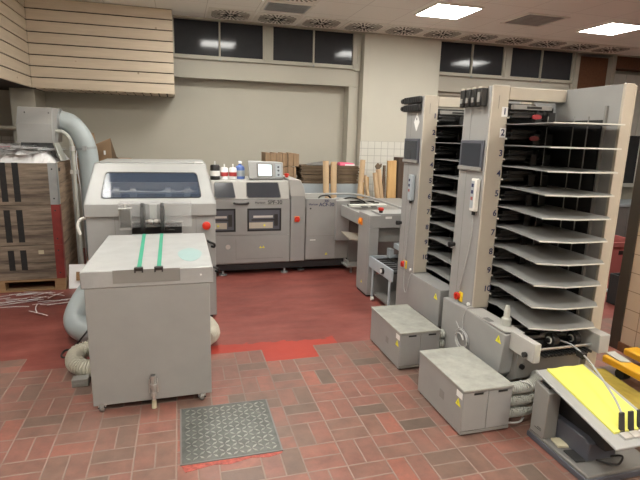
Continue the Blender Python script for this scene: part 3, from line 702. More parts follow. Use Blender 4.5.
for k, (x, y) in enumerate(((4.55, 3.75), (5.1, 3.55))):
    c = thing('dark_container', ['dark open bin on the floor behind the door frame, nearer the tower', 'dark open bin on the floor behind the door frame, nearer the beige tiles'][k], 'bin', (x, y, 0))
    part('bin_walls', MB().box(x-.25, x+.25, y-.2, y-.18, 0, .32).box(x-.25, x+.25, y+.18, y+.2, 0, .32).box(x-.25, x-.23, y-.18, y+.18, 0, .32).box(x+.23, x+.25, y-.18, y+.18, 0, .32).box(x-.25, x+.25, y-.2, y+.2, 0, .015), 'rubber', c, bevel=.004)
    part('bin_rim', MB().box(x-.27, x+.27, y-.22, y-.2, .30, .335), 'greyd', c, bevel=.003)

# ---------------------------------------------------------------- floor hatch
ha = thing('floor_hatch', 'steel tread plate hatch set in the brick floor in front of the cart', 'hatch', (.22, 2.54, 0))
part('hatch_plate', B(-.036, .474, 2.285, 2.805, 0, .004), 'plate', ha)
part('hatch_rim', MB().box(-.044, -.036, 2.278, 2.812, 0, .006).box(.474, .482, 2.278, 2.812, 0, .006).box(-.036, .474, 2.278, 2.285, 0, .006).box(-.036, .474, 2.805, 2.812, 0, .006), 'greyd', ha)
tr = MB(); k = 0
nx, ny = 14, 14
for i in range(nx):
    for j in range(ny):
        cx = -.02+(i+.5)*.48/nx; cy = 2.298+(j+.5)*.494/ny; a = math.pi/4 if (i+j) % 2 else -math.pi/4
        L_, w = .0205, .0062; c, s_ = math.cos(a), math.sin(a)
        tr.prism([(cx-c*L_, cy-s_*L_), (cx+s_*w, cy-c*w), (cx+c*L_, cy+s_*L_), (cx-s_*w, cy+c*w)], 2, .004, .0065)
part('tread_bars', tr, 'tread', ha, smooth=False)
part('chipped_paint', MB().prism([(-.04, 2.277), (.48, 2.277), (.47, 2.262), (.40, 2.245), (.31, 2.262), (.2, 2.236), (.12, 2.25), (-.02, 2.222)], 2, 0, .0012), 'chip', ha, smooth=False)

# ---------------------------------------------------------------- delivery cart in front
ct = thing('delivery_cart', 'grey wheeled cart with a worn white table top and two green belts', 'cart', (-.2, 3.3, 0))
X0, X1 = -.556, .172
part('table_top', MB().hexa([(X0, 2.89, .765), (X1, 2.89, .765), (X1, 3.93, .765), (X0+.02, 3.93, .765), (X0, 2.89, .866), (X1, 2.89, .866), (X1, 3.93, .866), (X0+.02, 3.93, .866)]), 'top', ct, bevel=.006)
part('front_strip', B(-.385, -.018, 2.886, 2.89, .79, .868), 'greymid', ct, bevel=.001)
part('front_panel', MB().hexa([(-.536, 2.895, .038), (.150, 2.895, .045), (.150, 2.91, .045), (-.536, 2.91, .038), (-.540, 2.895, .765), (.150, 2.895, .765), (.150, 2.91, .765), (-.540, 2.91, .765)]), 'grey', ct, bevel=.004)
part('side_panel', B(-.525, -.510, 2.91, 3.60, .06, .765), 'grey', ct, bevel=.003)
part('side_panel', B(.118, .133, 2.91, 3.60, .06, .765), 'grey', ct, bevel=.003)
part('bottom_plate', B(-.51, .118, 2.91, 3.60, .06, .075), 'greyd', ct)
for k, (a, b) in enumerate((((-.28, 3.92), (-.245, 3.0)), ((-.152, 3.97), (-.136, 2.98)))):
    bl_ = part('green_belt', MB().hexa([(b[0]-.012, 2.92, .8665), (b[0]+.012, 2.92, .8665), (a[0]+.012, 3.94, .8665), (a[0]-.012, 3.94, .8665), (b[0]-.012, 2.92, .869), (b[0]+.012, 2.92, .869), (a[0]+.012, 3.94, .869), (a[0]-.012, 3.94, .869)]), 'green', ct, smooth=False)
    part('belt_clip', MB().box(b[0]-.019, b[0]+.019, 2.882, 2.92, .859, .876).box(b[0]-.024, b[0]-.016, 2.882, 2.905, .849, .879).box(b[0]+.016, b[0]+.024, 2.882, 2.905, .849, .879), 'darkmetal', bl_, bevel=.001)
ov = [(.045+.075*math.cos(a)*(1+.06*math.sin(3*a)), 3.22+.175*math.sin(a)*(1+.05*math.cos(4*a))) for a in [i*math.pi/18 for i in range(36)]]
part('worn_oval', MB().prism(ov, 2, .8662, .8672), 'paleblue', ct, smooth=False)
part('table_screw', MB().lathe((.10, 2.889, .82), [(.006, 0), (.006, -.003)], 12, axis=1), 'label', ct)
la = part('floor_latch', MB().box(-.208, -.178, 2.878, 2.895, .08, .20), 'steel', ct, bevel=.002)
part('latch_barrel', MB().cyl((-.193, 2.868, .215), (-.193, 2.868, .055), .011, 14), 'steel', la)
for z_, r_ in ((.15, .02), (.205, .016), (.095, .017)): part('latch_collar', MB().cyl((-.193, 2.868, z_-.01), (-.193, 2.868, z_+.01), r_, 14), 'alu', la)
part('latch_tip', MB().cyl((-.193, 2.868, .055), (-.193, 2.868, .004), .013, 12, .016), 'foam', la)
part('latch_screws', MB().box(-.218, -.214, 2.876, 2.88, .10, .19).box(-.172, -.168, 2.876, 2.88, .10, .19), 'steel', la)
for (x, y) in ((-.49, 2.918), (.09, 2.918), (-.47, 3.55), (.07, 3.55)):
    c = part('caster_fork', MB().box(x-.022, x-.016, y-.02, y+.03, .02, .052).box(x+.016, x+.022, y-.02, y+.03, .02, .052).box(x-.022, x+.022, y-.02, y+.03, .052, .06), 'steel', ct)
    part('caster_wheel', MB().cyl((x-.012, y-.012, .026), (x+.012, y-.012, .026), .026, 22), 'greymid', c, bevel=.003)
    part('caster_hub', MB().cyl((x-.024, y-.012, .024), (x+.024, y-.012, .024), .009, 12), 'darkmetal', c)

# ---------------------------------------------------------------- trimmer behind the cart
tm = thing('book_trimmer', 'grey trimming machine with a smoked window in its sloped hood behind the cart', 'trimming machine', (-.24, 4.8, 0))
tx0, tx1 = -.755, .288
part('body', B(tx0+.005, tx1-.005, 4.31, 5.4, .03, .945), 'grey', tm, bevel=.006)
part('door_seam', B(-.533, -.530, 4.308, 4.311, .08, .93), 'greyd', tm, smooth=False); part('door_seam', B(.118, .121, 4.308, 4.311, .08, .93), 'greyd', tm, smooth=False)
part('plinth', B(tx0+.04, tx1-.04, 4.35, 5.36, 0, .04), 'base', tm)
part('hood_band', B(tx0-.003, tx1+.003, 4.29, 5.4, .945, 1.05), 'grey', tm, bevel=.005)
# sloped hood: a shell with an opening for the window
zA, zB, yA, yB = 1.05, 1.368, 4.29, 4.48
xa0, xa1, xb0, xb1 = tx0, tx1+.002, -.685, .222
def hp(u, v):  # u 0..1 across, v 0..1 up the slope
    l = (xa0+(xb0-xa0)*v, yA+(yB-yA)*v, zA+(zB-zA)*v); r = (xa1+(xb1-xa1)*v, l[1], l[2])
    return (l[0]+(r[0]-l[0])*u, l[1], l[2])
def inw(p, d=.02): return (p[0], p[1]+d*.86, p[2]-d*.5)
hd = MB()
u0, u1, v0, v1 = .115, .892, .16, .78
ins = []
rr_u, rr_v = .025, .09
for cu_, cv_, a0 in ((u1-rr_u, v1-rr_v, 0), (u0+rr_u, v1-rr_v, 90), (u0+rr_u, v0+rr_v, 180), (u1-rr_u, v0+rr_v, 270)):
    for k in range(5):
        a = math.radians(a0+k*22.5); ins.append((cu_+rr_u*math.cos(a), cv_+rr_v*math.sin(a)))
outr = [(1, 1), (0, 1), (0, 0), (1, 0)]
vs = [hp(*p) for p in ins]+[hp(*p) for p in outr]; n1 = len(vs)
vs += [inw(v) for v in vs]; ff = []
for q in range(4):
    o0 = 20+q
    for k in range(4): ff.append((q*5+k, q*5+k+1, o0))
    nx_ = (q*5+5) % 20; ff.append((q*5+4, nx_, 20+(q+1) % 4, o0))
ff += [tuple(i+n1 for i in reversed(f)) for f in ff]
for k in range(20): ff.append((k, (k+1) % 20, (k+1) % 20+n1, k+n1))
for k in range(4): ff.append((20+k, 20+(k+1) % 4, 20+(k+1) % 4+n1, 20+k+n1))
hd.add(vs, ff)
part('hood_front', hd, 'white', tm, smooth=False)
part('hood_side', MB().hexa([(xa0, yA, zA), (xa0+.012, yA, zA), (xa0+.012, 5.38, zA), (xa0, 5.38, zA), (xb0, yB, zB), (xb0+.012, yB, zB), (xb0+.012, 5.25, zB), (xb0, 5.25, zB)]), 'white', tm)
part('hood_side', MB().hexa([(xa1-.012, yA, zA), (xa1, yA, zA), (xa1, 5.38, zA), (xa1-.012, 5.38, zA), (xb1-.012, yB, zB), (xb1, yB, zB), (xb1, 5.25, zB), (xb1-.012, 5.25, zB)]), 'white', tm)
part('hood_top', MB().box(xb0, xb1, yB, 5.25, zB-.012, zB+.004), 'white', tm, bevel=.004)
part('hood_back', MB().hexa([(xa0, 5.38, zA), (xa1, 5.38, zA), (xa1, 5.40, zA), (xa0, 5.40, zA), (xb0, 5.25, zB), (xb1, 5.25, zB), (xb1, 5.26, zB), (xb0, 5.26, zB)]), 'white', tm)
part('top_ridge', MB().box(xb0+.03, xb1-.10, yB+.05, yB+.12, zB+.004, zB+.016), 'white', tm, bevel=.005)
part('hinge', MB().cyl((.13, yB+.06, zB+.012), (.20, yB+.06, zB+.012), .009, 12), 'steel', tm)
gk = MB(); gk.add([inw(hp(*p), .002) for p in ins]+[inw(hp(*p), .006) for p in ins], [tuple(range(20)), tuple(range(39, 19, -1))]+[(i, (i+1) % 20, 20+(i+1) % 20, 20+i) for i in range(20)])
part('hood_window', gk, 'hwin', tm, smooth=False)
gs = MB(); g_out = [(.5085+(p[0]-.5085)*1.012, .51+(p[1]-.51)*1.05) for p in ins]
up = lambda p: (p[0], p[1]-.003, p[2]+.0015)
gs.add([up(hp(*p)) for p in ins]+[up(hp(*p)) for p in g_out]+[hp(*p) for p in ins]+[hp(*p) for p in g_out],
       [(i, (i+1) % 20, 20+(i+1) % 20, 20+i) for i in range(20)]+[(20+i, 20+(i+1) % 20, 60+(i+1) % 20, 60+i) for i in range(20)])
part('window_gasket', gs, 'rubber', tm, smooth=False)
inn = part('hood_interior', B(tx0+.08, tx1-.08, 4.62, 5.2, 1.05, 1.10), 'greymid', tm)
for x in (-.55, -.42, -.13, .03):
    part('drive_wheel', MB().cyl((x, 4.52, 1.125), (x+.05, 4.52, 1.125), .045, 18).cyl((x-.02, 4.52, 1.125), (x+.08, 4.52, 1.125), .018, 12), 'alu', inn)
part('cross_shaft', MB().cyl((-.62, 4.52, 1.125), (.15, 4.52, 1.125), .012, 12).box(-.62, .15, 4.6, 4.63, 1.1, 1.2), 'steel', inn)
part('guard_beam', MB().box(-.60, .13, 4.52, 4.55, 1.30, 1.325), 'galv', inn)
# infeed: slot, guard, discs, sensor
part('infeed_slot', MB().box(-.40, .0, 4.285, 4.31, .80, .90), 'black', tm)
part('slot_frame', MB().box(-.40, .01, 4.272, 4.29, .787, .80).box(-.40, .01, 4.272, 4.29, .895, .906), 'alu', tm)
part('slot_rollers', MB().cyl((-.17, 4.28, .855), (-.10, 4.28, .855), .018, 12).cyl((-.16, 4.28, .83), (-.06, 4.28, .83), .008, 12), 'darkmetal', tm)
gd = part('clear_guard', MB().box(-.475, .075, 4.10, 4.105, .89, 1.075), 'acrylic', tm)
part('guard_edge', MB().box(-.478, .08, 4.095, 4.107, 1.072, 1.08).box(.073, .08, 4.097, 4.107, .885, 1.075).box(-.478, .08, 4.097, 4.290, 1.074, 1.078), 'acrylic', gd)
sb = part('sensor_box', MB().box(-.475, -.385, 4.10, 4.16, .87, 1.035), 'alu', tm, bevel=.003)
part('sensor_lid', B(-.478, -.382, 4.095, 4.165, 1.035, 1.043), 'white', sb, bevel=.002)
part('sensor_stem', MB().cyl((-.46, 4.13, .865), (-.46, 4.13, .90), .008, 10).cyl((-.43, 4.13, 1.04), (-.42, 4.14, 1.075), .014, 12), 'steel', sb)
for x in (-.297, -.147):
    part('press_disc', MB().prism([(4.02, .869), (4.0, .93), (4.01, 1.0), (4.05, 1.06), (4.12, 1.085), (4.20, 1.07), (4.25, 1.0), (4.25, .90), (4.2, .868)], 0, x-.013, x+.013), 'darkmetal', tm, bevel=.003)
br = part('press_bracket', MB().box(-.245, -.19, 4.12, 4.135, .955, 1.075), 'alu', tm, bevel=.002)
part('press_shaft', MB().cyl((-.28, 4.12, .935), (-.16, 4.12, .935), .012, 14), 'steel', br)
part('clamp_knob', MB().cyl((-.255, 4.10, .935), (-.225, 4.10, .935), .02, 16).cyl((-.21, 4.10, .935), (-.18, 4.10, .935), .02, 16), 'steel', br)
eb = part('stop_button', MB().cyl((.205, 4.31, .86), (.205, 4.285, .86), .02, 18), 'black', tm)
part('button_cap', MB().lathe((.205, 4.285, .86), [(.030, 0), (.036, -.008), (.034, -.02), (.02, -.027)], 22, axis=1), 'red', eb)
for (x, z) in ((.215, .70), (.245, .475)):
    part('door_handle', MB().tube(spline([(x, 4.305, z+.02), (x+.01, 4.265, z+.018), (x+.05, 4.262, z+.0), (x+.055, 4.285, z-.03), (x+.03, 4.305, z-.03)], 6), .010, 10), 'black', tm)
part('side_hose', MB().tube(spline([(-.74, 4.36, .93), (-.78, 4.34, .93), (-.81, 4.33, .90), (-.815, 4.33, .85), (-.80, 4.33, .80)], 8), .013, 12), 'chromew', tm)
part('side_cable', MB().tube(spline([(-.66, 4.305, .66), (-.62, 4.26, .74), (-.55, 4.24, .78), (-.50, 4.27, .745), (-.58, 4.24, .70), (-.64, 4.26, .62), (-.62, 4.28, .55), (-.66, 4.3, .5)], 8), .006, 8), 'bcable', tm)

# ducts and hoses by the cart
tag(part('air_duct', MB().tube(spline([(-.60, 4.19, .52), (-.68, 4.18, .43), (-.78, 4.14, .30), (-.83, 4.06, .18), (-.78, 3.98, .115), (-.66, 3.95, .095), (-.52, 3.97, .095)], 10), .09, 24), 'duct'),
    'wide smooth grey-blue duct bending on the floor left of the cart', 'duct')
tag(part('ribbed_hose', ribbed(MB(), [(-.56, 3.36, .065), (-.66, 3.37, .07), (-.73, 3.43, .09), (-.72, 3.52, .12), (-.60, 3.56, .14)], .055, .010, .016, 16), 'hose'),
    'short cream ribbed hose with a clear outlet on the floor left of the cart', 'hose')
tag(part('hose_outlet', MB().box(-.72, -.62, 3.24, 3.31, .0, .05).box(-.71, -.63, 3.235, 3.24, .02, .03), 'greymid', bevel=.006), 'small grey outlet box at the end of the cream ribbed hose', 'hose fitting')
tag(part('ribbed_hose', ribbed(MB(), [(.15, 3.95, .12), (.19, 3.85, .11), (.20, 3.7, .11), (.16, 3.62, .11)], .06, .010, .016, 16), 'hose'),
    'cream ribbed hose end showing at the right rear of the cart', 'hose')
tag(part('black_cable', MB().tube(spline([(-.52, 3.80, .40), (-.64, 3.80, .25), (-.80, 3.81, .05), (-.88, 3.83, .008), (-.87, 3.72, .007), (-.74, 3.70, .007)], 8), .0065, 8), 'bcable'),
    'thin black cable draped over the grey-blue duct to the floor', 'cable')

# ---------------------------------------------------------------- stitching folder at the back
sp = thing('stitching_folder', 'long grey stitching and folding machine with four windows below the monitor', 'booklet machine', (.6, 6.0, 0))
fy = 5.65
part('plinth', B(-.6, 2.1, fy+.03, 6.3, .06, .15), 'base', sp, bevel=.004)
body = part('body', MB().box(-.6, 1.245, fy+.012, 6.35, .14, .90), 'grey', sp, bevel=.004)
part('upper_cover', MB().prism([(fy+.008, .905), (fy+.055, 1.112), (6.3, 1.122), (6.35, .905)], 0, -.6, 1.235), 'pale', sp, bevel=.006)
part('lower_panel', B(-.6, 1.24, fy, fy+.012, .155, .483), 'grey', sp, bevel=.002)
part('middle_panel', B(-.6, 1.24, fy, fy+.012, .488, .90), 'grey', sp, bevel=.002)
part('inner_seam', MB().box(.60, 1.16, fy-.001, fy, .20, .203).box(.60, .603, fy-.001, fy, .2, .44), 'greyd', sp, smooth=False)
def slwin(x0, x1):
    def q(x, z): return (x, fy+.008+.052*(z-.905)/.225, z)
    m = MB(); z0, z1 = .925, 1.092
    o = [(-.0, 0)]
    pts = [(x0+.02, z0), (x1-.01, z0), (x1, z0+.01), (x1-.025, z1-.01), (x1-.035, z1), (x0+.01, z1), (x0, z1-.01), (x0, z0+.02)]
    m.add([Vector(q(*p))+Vector((0, -.006, .001)) for p in pts]+[q(*p) for p in pts], [tuple(range(8)), tuple(range(15, 7, -1))]+[(i, (i+1) % 8, 8+(i+1) % 8, 8+i) for i in range(8)])
    w = part('cover_window', m, 'screen', sp, smooth=False)
    pts2 = [(x0+(x1-x0)*.5+(p[0]-(x0+x1)/2)*1.05, (z0+z1)/2+(p[1]-(z0+z1)/2)*1.1) for p in pts]
    m2 = MB().add([Vector(q(*p))+Vector((0, -.003, .0)) for p in pts2]+[q(*p) for p in pts2], [tuple(range(8)), tuple(range(15, 7, -1))]+[(i, (i+1) % 8, 8+(i+1) % 8, 8+i) for i in range(8)])
    part('window_rim', m2, 'greyd', w, smooth=False)
slwin(.37, .60); slwin(.735, 1.125)
def lowwin(x0, x1):
    z0, z1 = .53, .80
    w = part('door_window', MB().box(x0, x1, fy-.006, fy, z0, z0+.02).box(x0, x1, fy-.006, fy, z1-.02, z1).box(x0, x0+.02, fy-.006, fy, z0+.02, z1-.02).box(x1-.02, x1, fy-.006, fy, z0+.02, z1-.02), 'rubber', sp, bevel=.002)
    part('window_recess', B(x0+.02, x1-.02, fy-.002, fy, z0+.02, z1-.02), 'bezel', w, smooth=False)
    part('inside_rail', MB().box(x0+.02, x1-.10, fy-.004, fy-.002, z0+.035, z0+.105), 'cream', w, smooth=False)
    part('inside_bar', MB().box(x0+.07, x1-.10, fy-.004, fy-.002, z0+.16, z0+.185), 'alu', w, smooth=False)
    part('inside_rollers', MB().box(x0+.05, x1-.08, fy-.0035, fy-.002, z0+.125, z0+.145).box(x1-.085, x1-.04, fy-.0035, fy-.002, z0+.06, z0+.2), 'darkmetal', w, smooth=False)
    part('warning_dot', B((x0+x1)/2-.01, (x0+x1)/2+.01, fy-.0055, fy-.004, z0+.06, z0+.08), 'warn', w, smooth=False)
lowwin(.2, .60); lowwin(.735, 1.135)
part('door_handle', MB().tube(spline([(.585, fy, .865), (.59, fy-.03, .863), (.66, fy-.04, .86), (.74, fy-.03, .863), (.745, fy, .865)], 6), .011, 10), 'black', sp)
text('machine_lettering', 'Horizon', .036, (.885, fy-.001, .866), 'inkb', sp)
text('machine_lettering', 'SPF-30', .062, (1.06, fy-.001, .868), 'inkb', sp)
part('name_line', B(.83, 1.15, fy-.001, fy, .84, .842), 'inkb', sp, smooth=False)
warn_sign(sp, (.89, fy-.0005, .34), .03, '-y'); warn_sign(sp, (.925, fy-.0005, .34), .03, '-y')
part('round_lock', MB().lathe((.51, fy, .35), [(.028, 0), (.028, -.003), (.02, -.004), (.02, -.001)], 20, axis=1), 'alu', sp)
ec = part('end_column', MB().prism([(1.248, .15), (1.25, .93), (1.225, 1.135), (1.36, 1.125), (1.40, 1.04), (1.425, .93), (1.425, .15)], 1, fy-.005, 6.3), 'grey', sp, bevel=.006)
part('column_cap', MB().prism([(1.245, .94), (1.221, 1.138), (1.36, 1.128), (1.402, 1.045), (1.428, .94)], 1, fy-.008, 6.303), 'pale', ec, bevel=.004)
switch(sp, 1.325, fy-.005, .665, '-y', 'orange', .026)
part('stop_cap', MB().lathe((1.22, fy+.12, 1.15), [(.02, 0), (.02, .02), (.03, .022), (.03, .04), (.015, .048)], 18), 'red', sp)
for x in (-.3, .45, 1.19):
    part('levelling_foot', MB().lathe((x, fy+.05, 0), [(.045, 0), (.045, .012), (.015, .02), (.013, .07)], 16), 'galv', sp)
part('levelling_foot', MB().lathe((1.42, fy+.14, 0), [(.045, 0), (.045, .012), (.015, .02), (.013, .07)], 16), 'galv', sp)
part('levelling_foot', MB().lathe((.6, 6.2, 0), [(.045, 0), (.045, .012), (.015, .02), (.013, .07)], 16), 'galv', sp)
# accumulator next to it
af = thing('accumulator', 'grey accumulator cabinet with a projecting side box right of the stitching machine', 'booklet machine', (1.8, 6.0, 0))
part('body', B(1.435, 1.83, fy+.002, 6.3, .155, .80), 'greymid', af, bevel=.004)
part('top_rim', MB().box(1.432, 1.84, fy-.006, fy+.03, .898, .908), 'white', af, bevel=.002)
part('rear_rim', B(1.432, 1.84, 6.24, 6.3, .80, .90), 'pale', af, bevel=.003)
part('side_wall', B(1.432, 1.45, fy+.01, 6.24, .80, .90), 'grey', af)
part('tray_rods', MB().cyl((1.45, 5.9, .85), (1.83, 5.9, .85), .01, 10), 'darkmetal', af)
part('door', B(1.445, 1.81, fy-.006, fy+.002, .455, .898), 'grey', af, bevel=.002)
part('lower_door', B(1.445, 1.81, fy-.006, fy+.002, .165, .448), 'grey', af, bevel=.002)
part('lower_cabinet', B(1.83, 2.12, fy+.01, 6.3, .155, .42), 'greymid', af, bevel=.004)
part('recess', B(1.83, 2.1, fy+.25, 6.3, .42, .80), 'base', af)
part('side_box', MB().box(1.80, 1.965, fy-.06, fy+.15, .40, .885), 'grey', af, bevel=.004)
part('side_box_knob', MB().cyl((1.90, fy-.06, .50), (1.90, fy-.085, .50), .018, 16), 'black', af)
part('handle_slot', B(1.49, 1.56, fy-.009, fy-.006, .40, .41), 'label', af)
part('lid_handle', MB().tube(spline([(1.60, fy+.05, .90), (1.63, fy+.06, .93), (1.72, fy+.08, .935), (1.77, fy+.08, .90)], 6), .010, 10), 'black', af)
text('machine_lettering', 'Horizon', .034, (1.525, fy-.0075, .84), 'ink', af)
text('machine_lettering', 'ACF-30', .06, (1.69, fy-.0075, .835), 'ink', af)
text('machine_lettering', '300', .04, (1.69, fy-.0075, .88), 'ink', af)
warn_sign(af, (1.70, fy-.0065, .23), .035, '-y')
part('front_bolt', MB().lathe((1.49, fy-.006, .79), [(.01, 0), (.01, -.005)], 10, axis=1), 'black', af)
part('plinth', B(1.44, 2.12, fy+.04, 6.25, .07, .155), 'base', af)
for x in (1.5, 2.05): part('levelling_foot', MB().lathe((x, 6.2, 0), [(.04, 0), (.04, .012), (.015, .02), (.013, .08)], 14), 'galv', af)
part('foot_step', MB().box(1.90, 2.10, 5.42, 5.64, .10, .115).box(1.93, 1.95, 5.5, 5.64, .115, .16), 'alu', af)
part('step_bolt', MB().cyl((2.0, 5.55, 0), (2.0, 5.55, .10), .015, 12), 'galv', af)
# monitor and things on the stitching machine
mo = thing('control_monitor', 'off-white boxy control monitor with a lit screen standing on the stitching machine', 'monitor', (.98, 5.85, 1.118))
part('housing', MB().hexa([(.775, 5.79, 1.130), (1.185, 5.79, 1.130), (1.17, 6.10, 1.133), (.82, 6.10, 1.133), (.765, 5.83, 1.338), (1.185, 5.83, 1.323), (1.16, 6.08, 1.318), (.83, 6.08, 1.328)]), 'white', mo, bevel=.008)
part('foot_plate', B(.81, 1.18, 5.80, 6.09, 1.118, 1.133), 'greyd', mo)
part('screen_bezel', MB().hexa([(.87, 5.786, 1.153), (1.06, 5.786, 1.153), (1.06, 5.80, 1.153), (.87, 5.80, 1.153), (.868, 5.816, 1.313), (1.06, 5.816, 1.308), (1.06, 5.84, 1.308), (.868, 5.84, 1.313)]), 'greymid', mo, bevel=.003)
part('lit_screen', MB().hexa([(.89, 5.785, 1.168), (1.04, 5.785, 1.168), (1.04, 5.80, 1.168), (.89, 5.80, 1.168), (.888, 5.81, 1.296), (1.04, 5.81, 1.293), (1.04, 5.84, 1.293), (.888, 5.84, 1.296)]), 'monlit', mo)
part('key_panel', MB().hexa([(1.09, 5.786, 1.153), (1.165, 5.786, 1.153), (1.165, 5.80, 1.153), (1.09, 5.80, 1.153), (1.09, 5.816, 1.303), (1.16, 5.816, 1.298), (1.16, 5.84, 1.298), (1.09, 5.84, 1.303)]), 'bluegrey', mo, bevel=.002)
for z in (1.178, 1.228, 1.268): part('control_key', MB().cyl((1.125, 5.80+(z-1.178)*.2, z), (1.125, 5.782+(z-1.178)*.2, z), .012, 12), 'bezel', mo)
def bottle(x, y, z, r, h, bm_, cm, label, name='plastic_bottle', band=None):
    t = thing(name, label, 'bottle' if 'bottle' in name else 'can', (x, y, z))
    part('vessel', MB().lathe((x, y, z), [(r, 0), (r, h*.62), (r*.85, h*.72), (r*.35, h*.8), (r*.32, h*.88)], 18), bm_, t)
    part('cap', MB().lathe((x, y, z), [(r*.4, h*.88), (r*.4, h), (r*.2, h*1.02)], 14), cm, t)
    if band: part('label_band', MB().lathe((x, y, z), [(r*1.02, h*.15), (r*1.02, h*.5)], 18), band, t)
bottle(.69, 5.95, 1.119, .055, .20, 'blue', 'label', 'blue plastic bottle with a white cap left of the monitor', band='bluegrey')
def can(x, y, z, r, h, label, a, b_):
    t = thing('spray_can' if False else 'paint_can', label, 'can', (x, y, z))
    part('vessel', MB().lathe((x, y, z), [(r, 0), (r, h*.9), (r*.8, h)], 18), a, t)
    part('label_band', MB().lathe((x, y, z), [(r*1.02, h*.25), (r*1.02, h*.6)], 18), b_, t)
    part('spout', MB().cyl((x, y, z+h), (x, y, z+h+.04), .008, 8), 'label', t)
can(.50, 5.90, 1.118, .045, .135, 'white can with a red band, left one of the pair beside the blue bottle', 'paper', 'redl')
can(.60, 5.90, 1.118, .045, .135, 'white can with a red band standing next to the blue bottle', 'paper', 'redl')
can(.39, 5.85, 1.117, .055, .17, 'squat black container with a white band nearest the trimmer hood', 'black', 'label')
# ---------------------------------------------------------------- corner conveyor
cv = thing('corner_conveyor', 'grey corner conveyor table with one broad leg and an orange switch', 'conveyor', (2.0, 5.0, 0))
part('leg_column', B(1.842, 1.945, 4.642, 4.93, .02, .80), 'grey', cv, bevel=.005)
part('leg_front', B(1.842, 1.945, 4.602, 4.641, .02, .733), 'grey', cv, bevel=.003)
part('leg_base', B(1.85, 1.94, 4.63, 4.91, 0, .03), 'base', cv)
part('side_beam', B(1.842, 1.87, 4.93, 5.55, .715, .845), 'grey', cv, bevel=.003)
part('head_panel', B(1.842, 2.55, 4.60, 4.64, .735, .862), 'grey', cv, bevel=.003)
part('lower_panel', B(1.955, 2.55, 4.66, 4.69, .575, .73), 'greymid', cv, bevel=.003)
part('end_tray', B(1.96, 2.56, 4.60, 4.88, .862, .882), 'white', cv, bevel=.004)
part('column_top', B(1.842, 1.95, 4.642, 4.93, .80, .866), 'grey', cv, bevel=.003)
part('white_rail', B(1.86, 2.3, 5.25, 5.33, .862, .885), 'shelfedge', cv, bevel=.002)
part('black_clamps', MB().box(1.98, 2.05, 5.20, 5.25, .86, .869).box(2.1, 2.16, 5.20, 5.25, .86, .869), 'black', cv)
part('table_bed', MB().box(1.87, 2.9, 4.93, 6.2, .80, .835), 'greymid', cv)
part('frame_rim', MB().tube(spline([(1.85, 6.26, .892), (2.10, 6.25, .892), (2.24, 6.18, .892), (2.31, 5.95, .892), (2.34, 5.6, .89), (2.34, 4.9, .89)], 8), .014, 10), 'white', cv)
part('inner_rim', MB().tube(spline([(1.9, 6.0, .865), (2.08, 5.95, .865), (2.16, 5.75, .865), (2.2, 5.4, .865)], 8), .010, 10), 'alu', cv)
part('feed_belts', MB().box(1.9, 2.35, 5.45, 5.49, .84, .86).box(1.9, 2.35, 5.6, 5.64, .84, .86).box(1.9, 2.35, 5.75, 5.79, .84, .86), 'darkmetal', cv)
part('guide_arm', MB().tube(spline([(2.0, 5.95, .86), (2.05, 5.85, .89), (2.12, 5.75, .89), (2.18, 5.6, .86)], 6), .009, 8), 'black', cv)
part('rear_cover', B(1.98, 2.72, 5.62, 5.65, .10, .79), 'greyd', cv)
part('far_leg', B(2.75, 2.85, 5.9, 6.2, 0, .80), 'grey', cv, bevel=.004)
part('under_tray', MB().hexa([(1.78, 5.02, .53), (2.05, 5.0, .50), (2.1, 5.4, .50), (1.82, 5.45, .53), (1.78, 5.02, .545), (2.05, 5.0, .515), (2.1, 5.4, .515), (1.82, 5.45, .545)]), 'cream', cv)
p_ = part('switch_plate', MB().box(1.833, 1.842, 4.81, 4.89, .73, .805), 'orange', cv, bevel=.003)
part('rotary_knob', MB().cyl((1.833, 4.85, .768), (1.812, 4.85, .768), .028, 20), 'orange', p_, bevel=.002)
eb2 = part('stop_button', MB().cyl((1.99, 4.68, .882), (1.99, 4.68, .905), .02, 16), 'black', cv)
part('button_cap', MB().lathe((1.99, 4.68, .905), [(.024, 0), (.03, .006), (.028, .026), (.016, .032)], 18), 'red', eb2)
part('rating_plate', B(2.01, 2.08, 4.597, 4.60, .83, .852), 'label', cv, smooth=False)
warn_sign(cv, (1.8415, 4.77, .13), .035, '-x')
part('side_knob', MB().cyl((2.24, 4.60, .77), (2.24, 4.56, .77), .018, 12), 'black', cv)
# delivery unit with drawer-like trays before the farther tower
dl = thing('delivery_conveyor', 'pale blue-grey delivery conveyor with a black knob between corner conveyor and farther tower', 'conveyor', (2.1, 4.5, 0))
part('side_plate', MB().box(1.85, 1.87, 4.02, 4.598, .335, .45), 'bluegrey', dl, bevel=.004)
part('end_plate', MB().box(1.87, 2.45, 4.578, 4.598, .335, .45), 'bluegrey', dl, bevel=.003)
part('far_plate', MB().box(2.43, 2.45, 4.02, 4.578, .335, .45), 'bluegrey', dl, bevel=.003)
for k in range(7): part('conveyor_roller', MB().cyl((1.87, 4.06+k*.078, .415), (2.43, 4.06+k*.078, .415), .018, 14), 'darkmetal', dl)
part('belt', MB().box(2.03, 2.08, 4.02, 4.54, .43, .438).box(2.25, 2.30, 4.02, 4.54, .43, .438), 'black', dl)
kb = part('round_knob', MB().cyl((1.85, 4.22, .39), (1.83, 4.22, .39), .03, 20), 'black', dl)
part('knob_centre', MB().cyl((1.83, 4.22, .39), (1.822, 4.22, .39), .018, 16), 'label', kb)
part('upper_tray', MB().box(2.10, 2.12, 4.05, 4.56, .53, .585).box(2.12, 2.5, 4.54, 4.56, .53, .585), 'bluegrey', dl, bevel=.003)
part('upper_bed', MB().box(2.12, 2.5, 4.05, 4.54, .54, .56), 'greyd', dl)
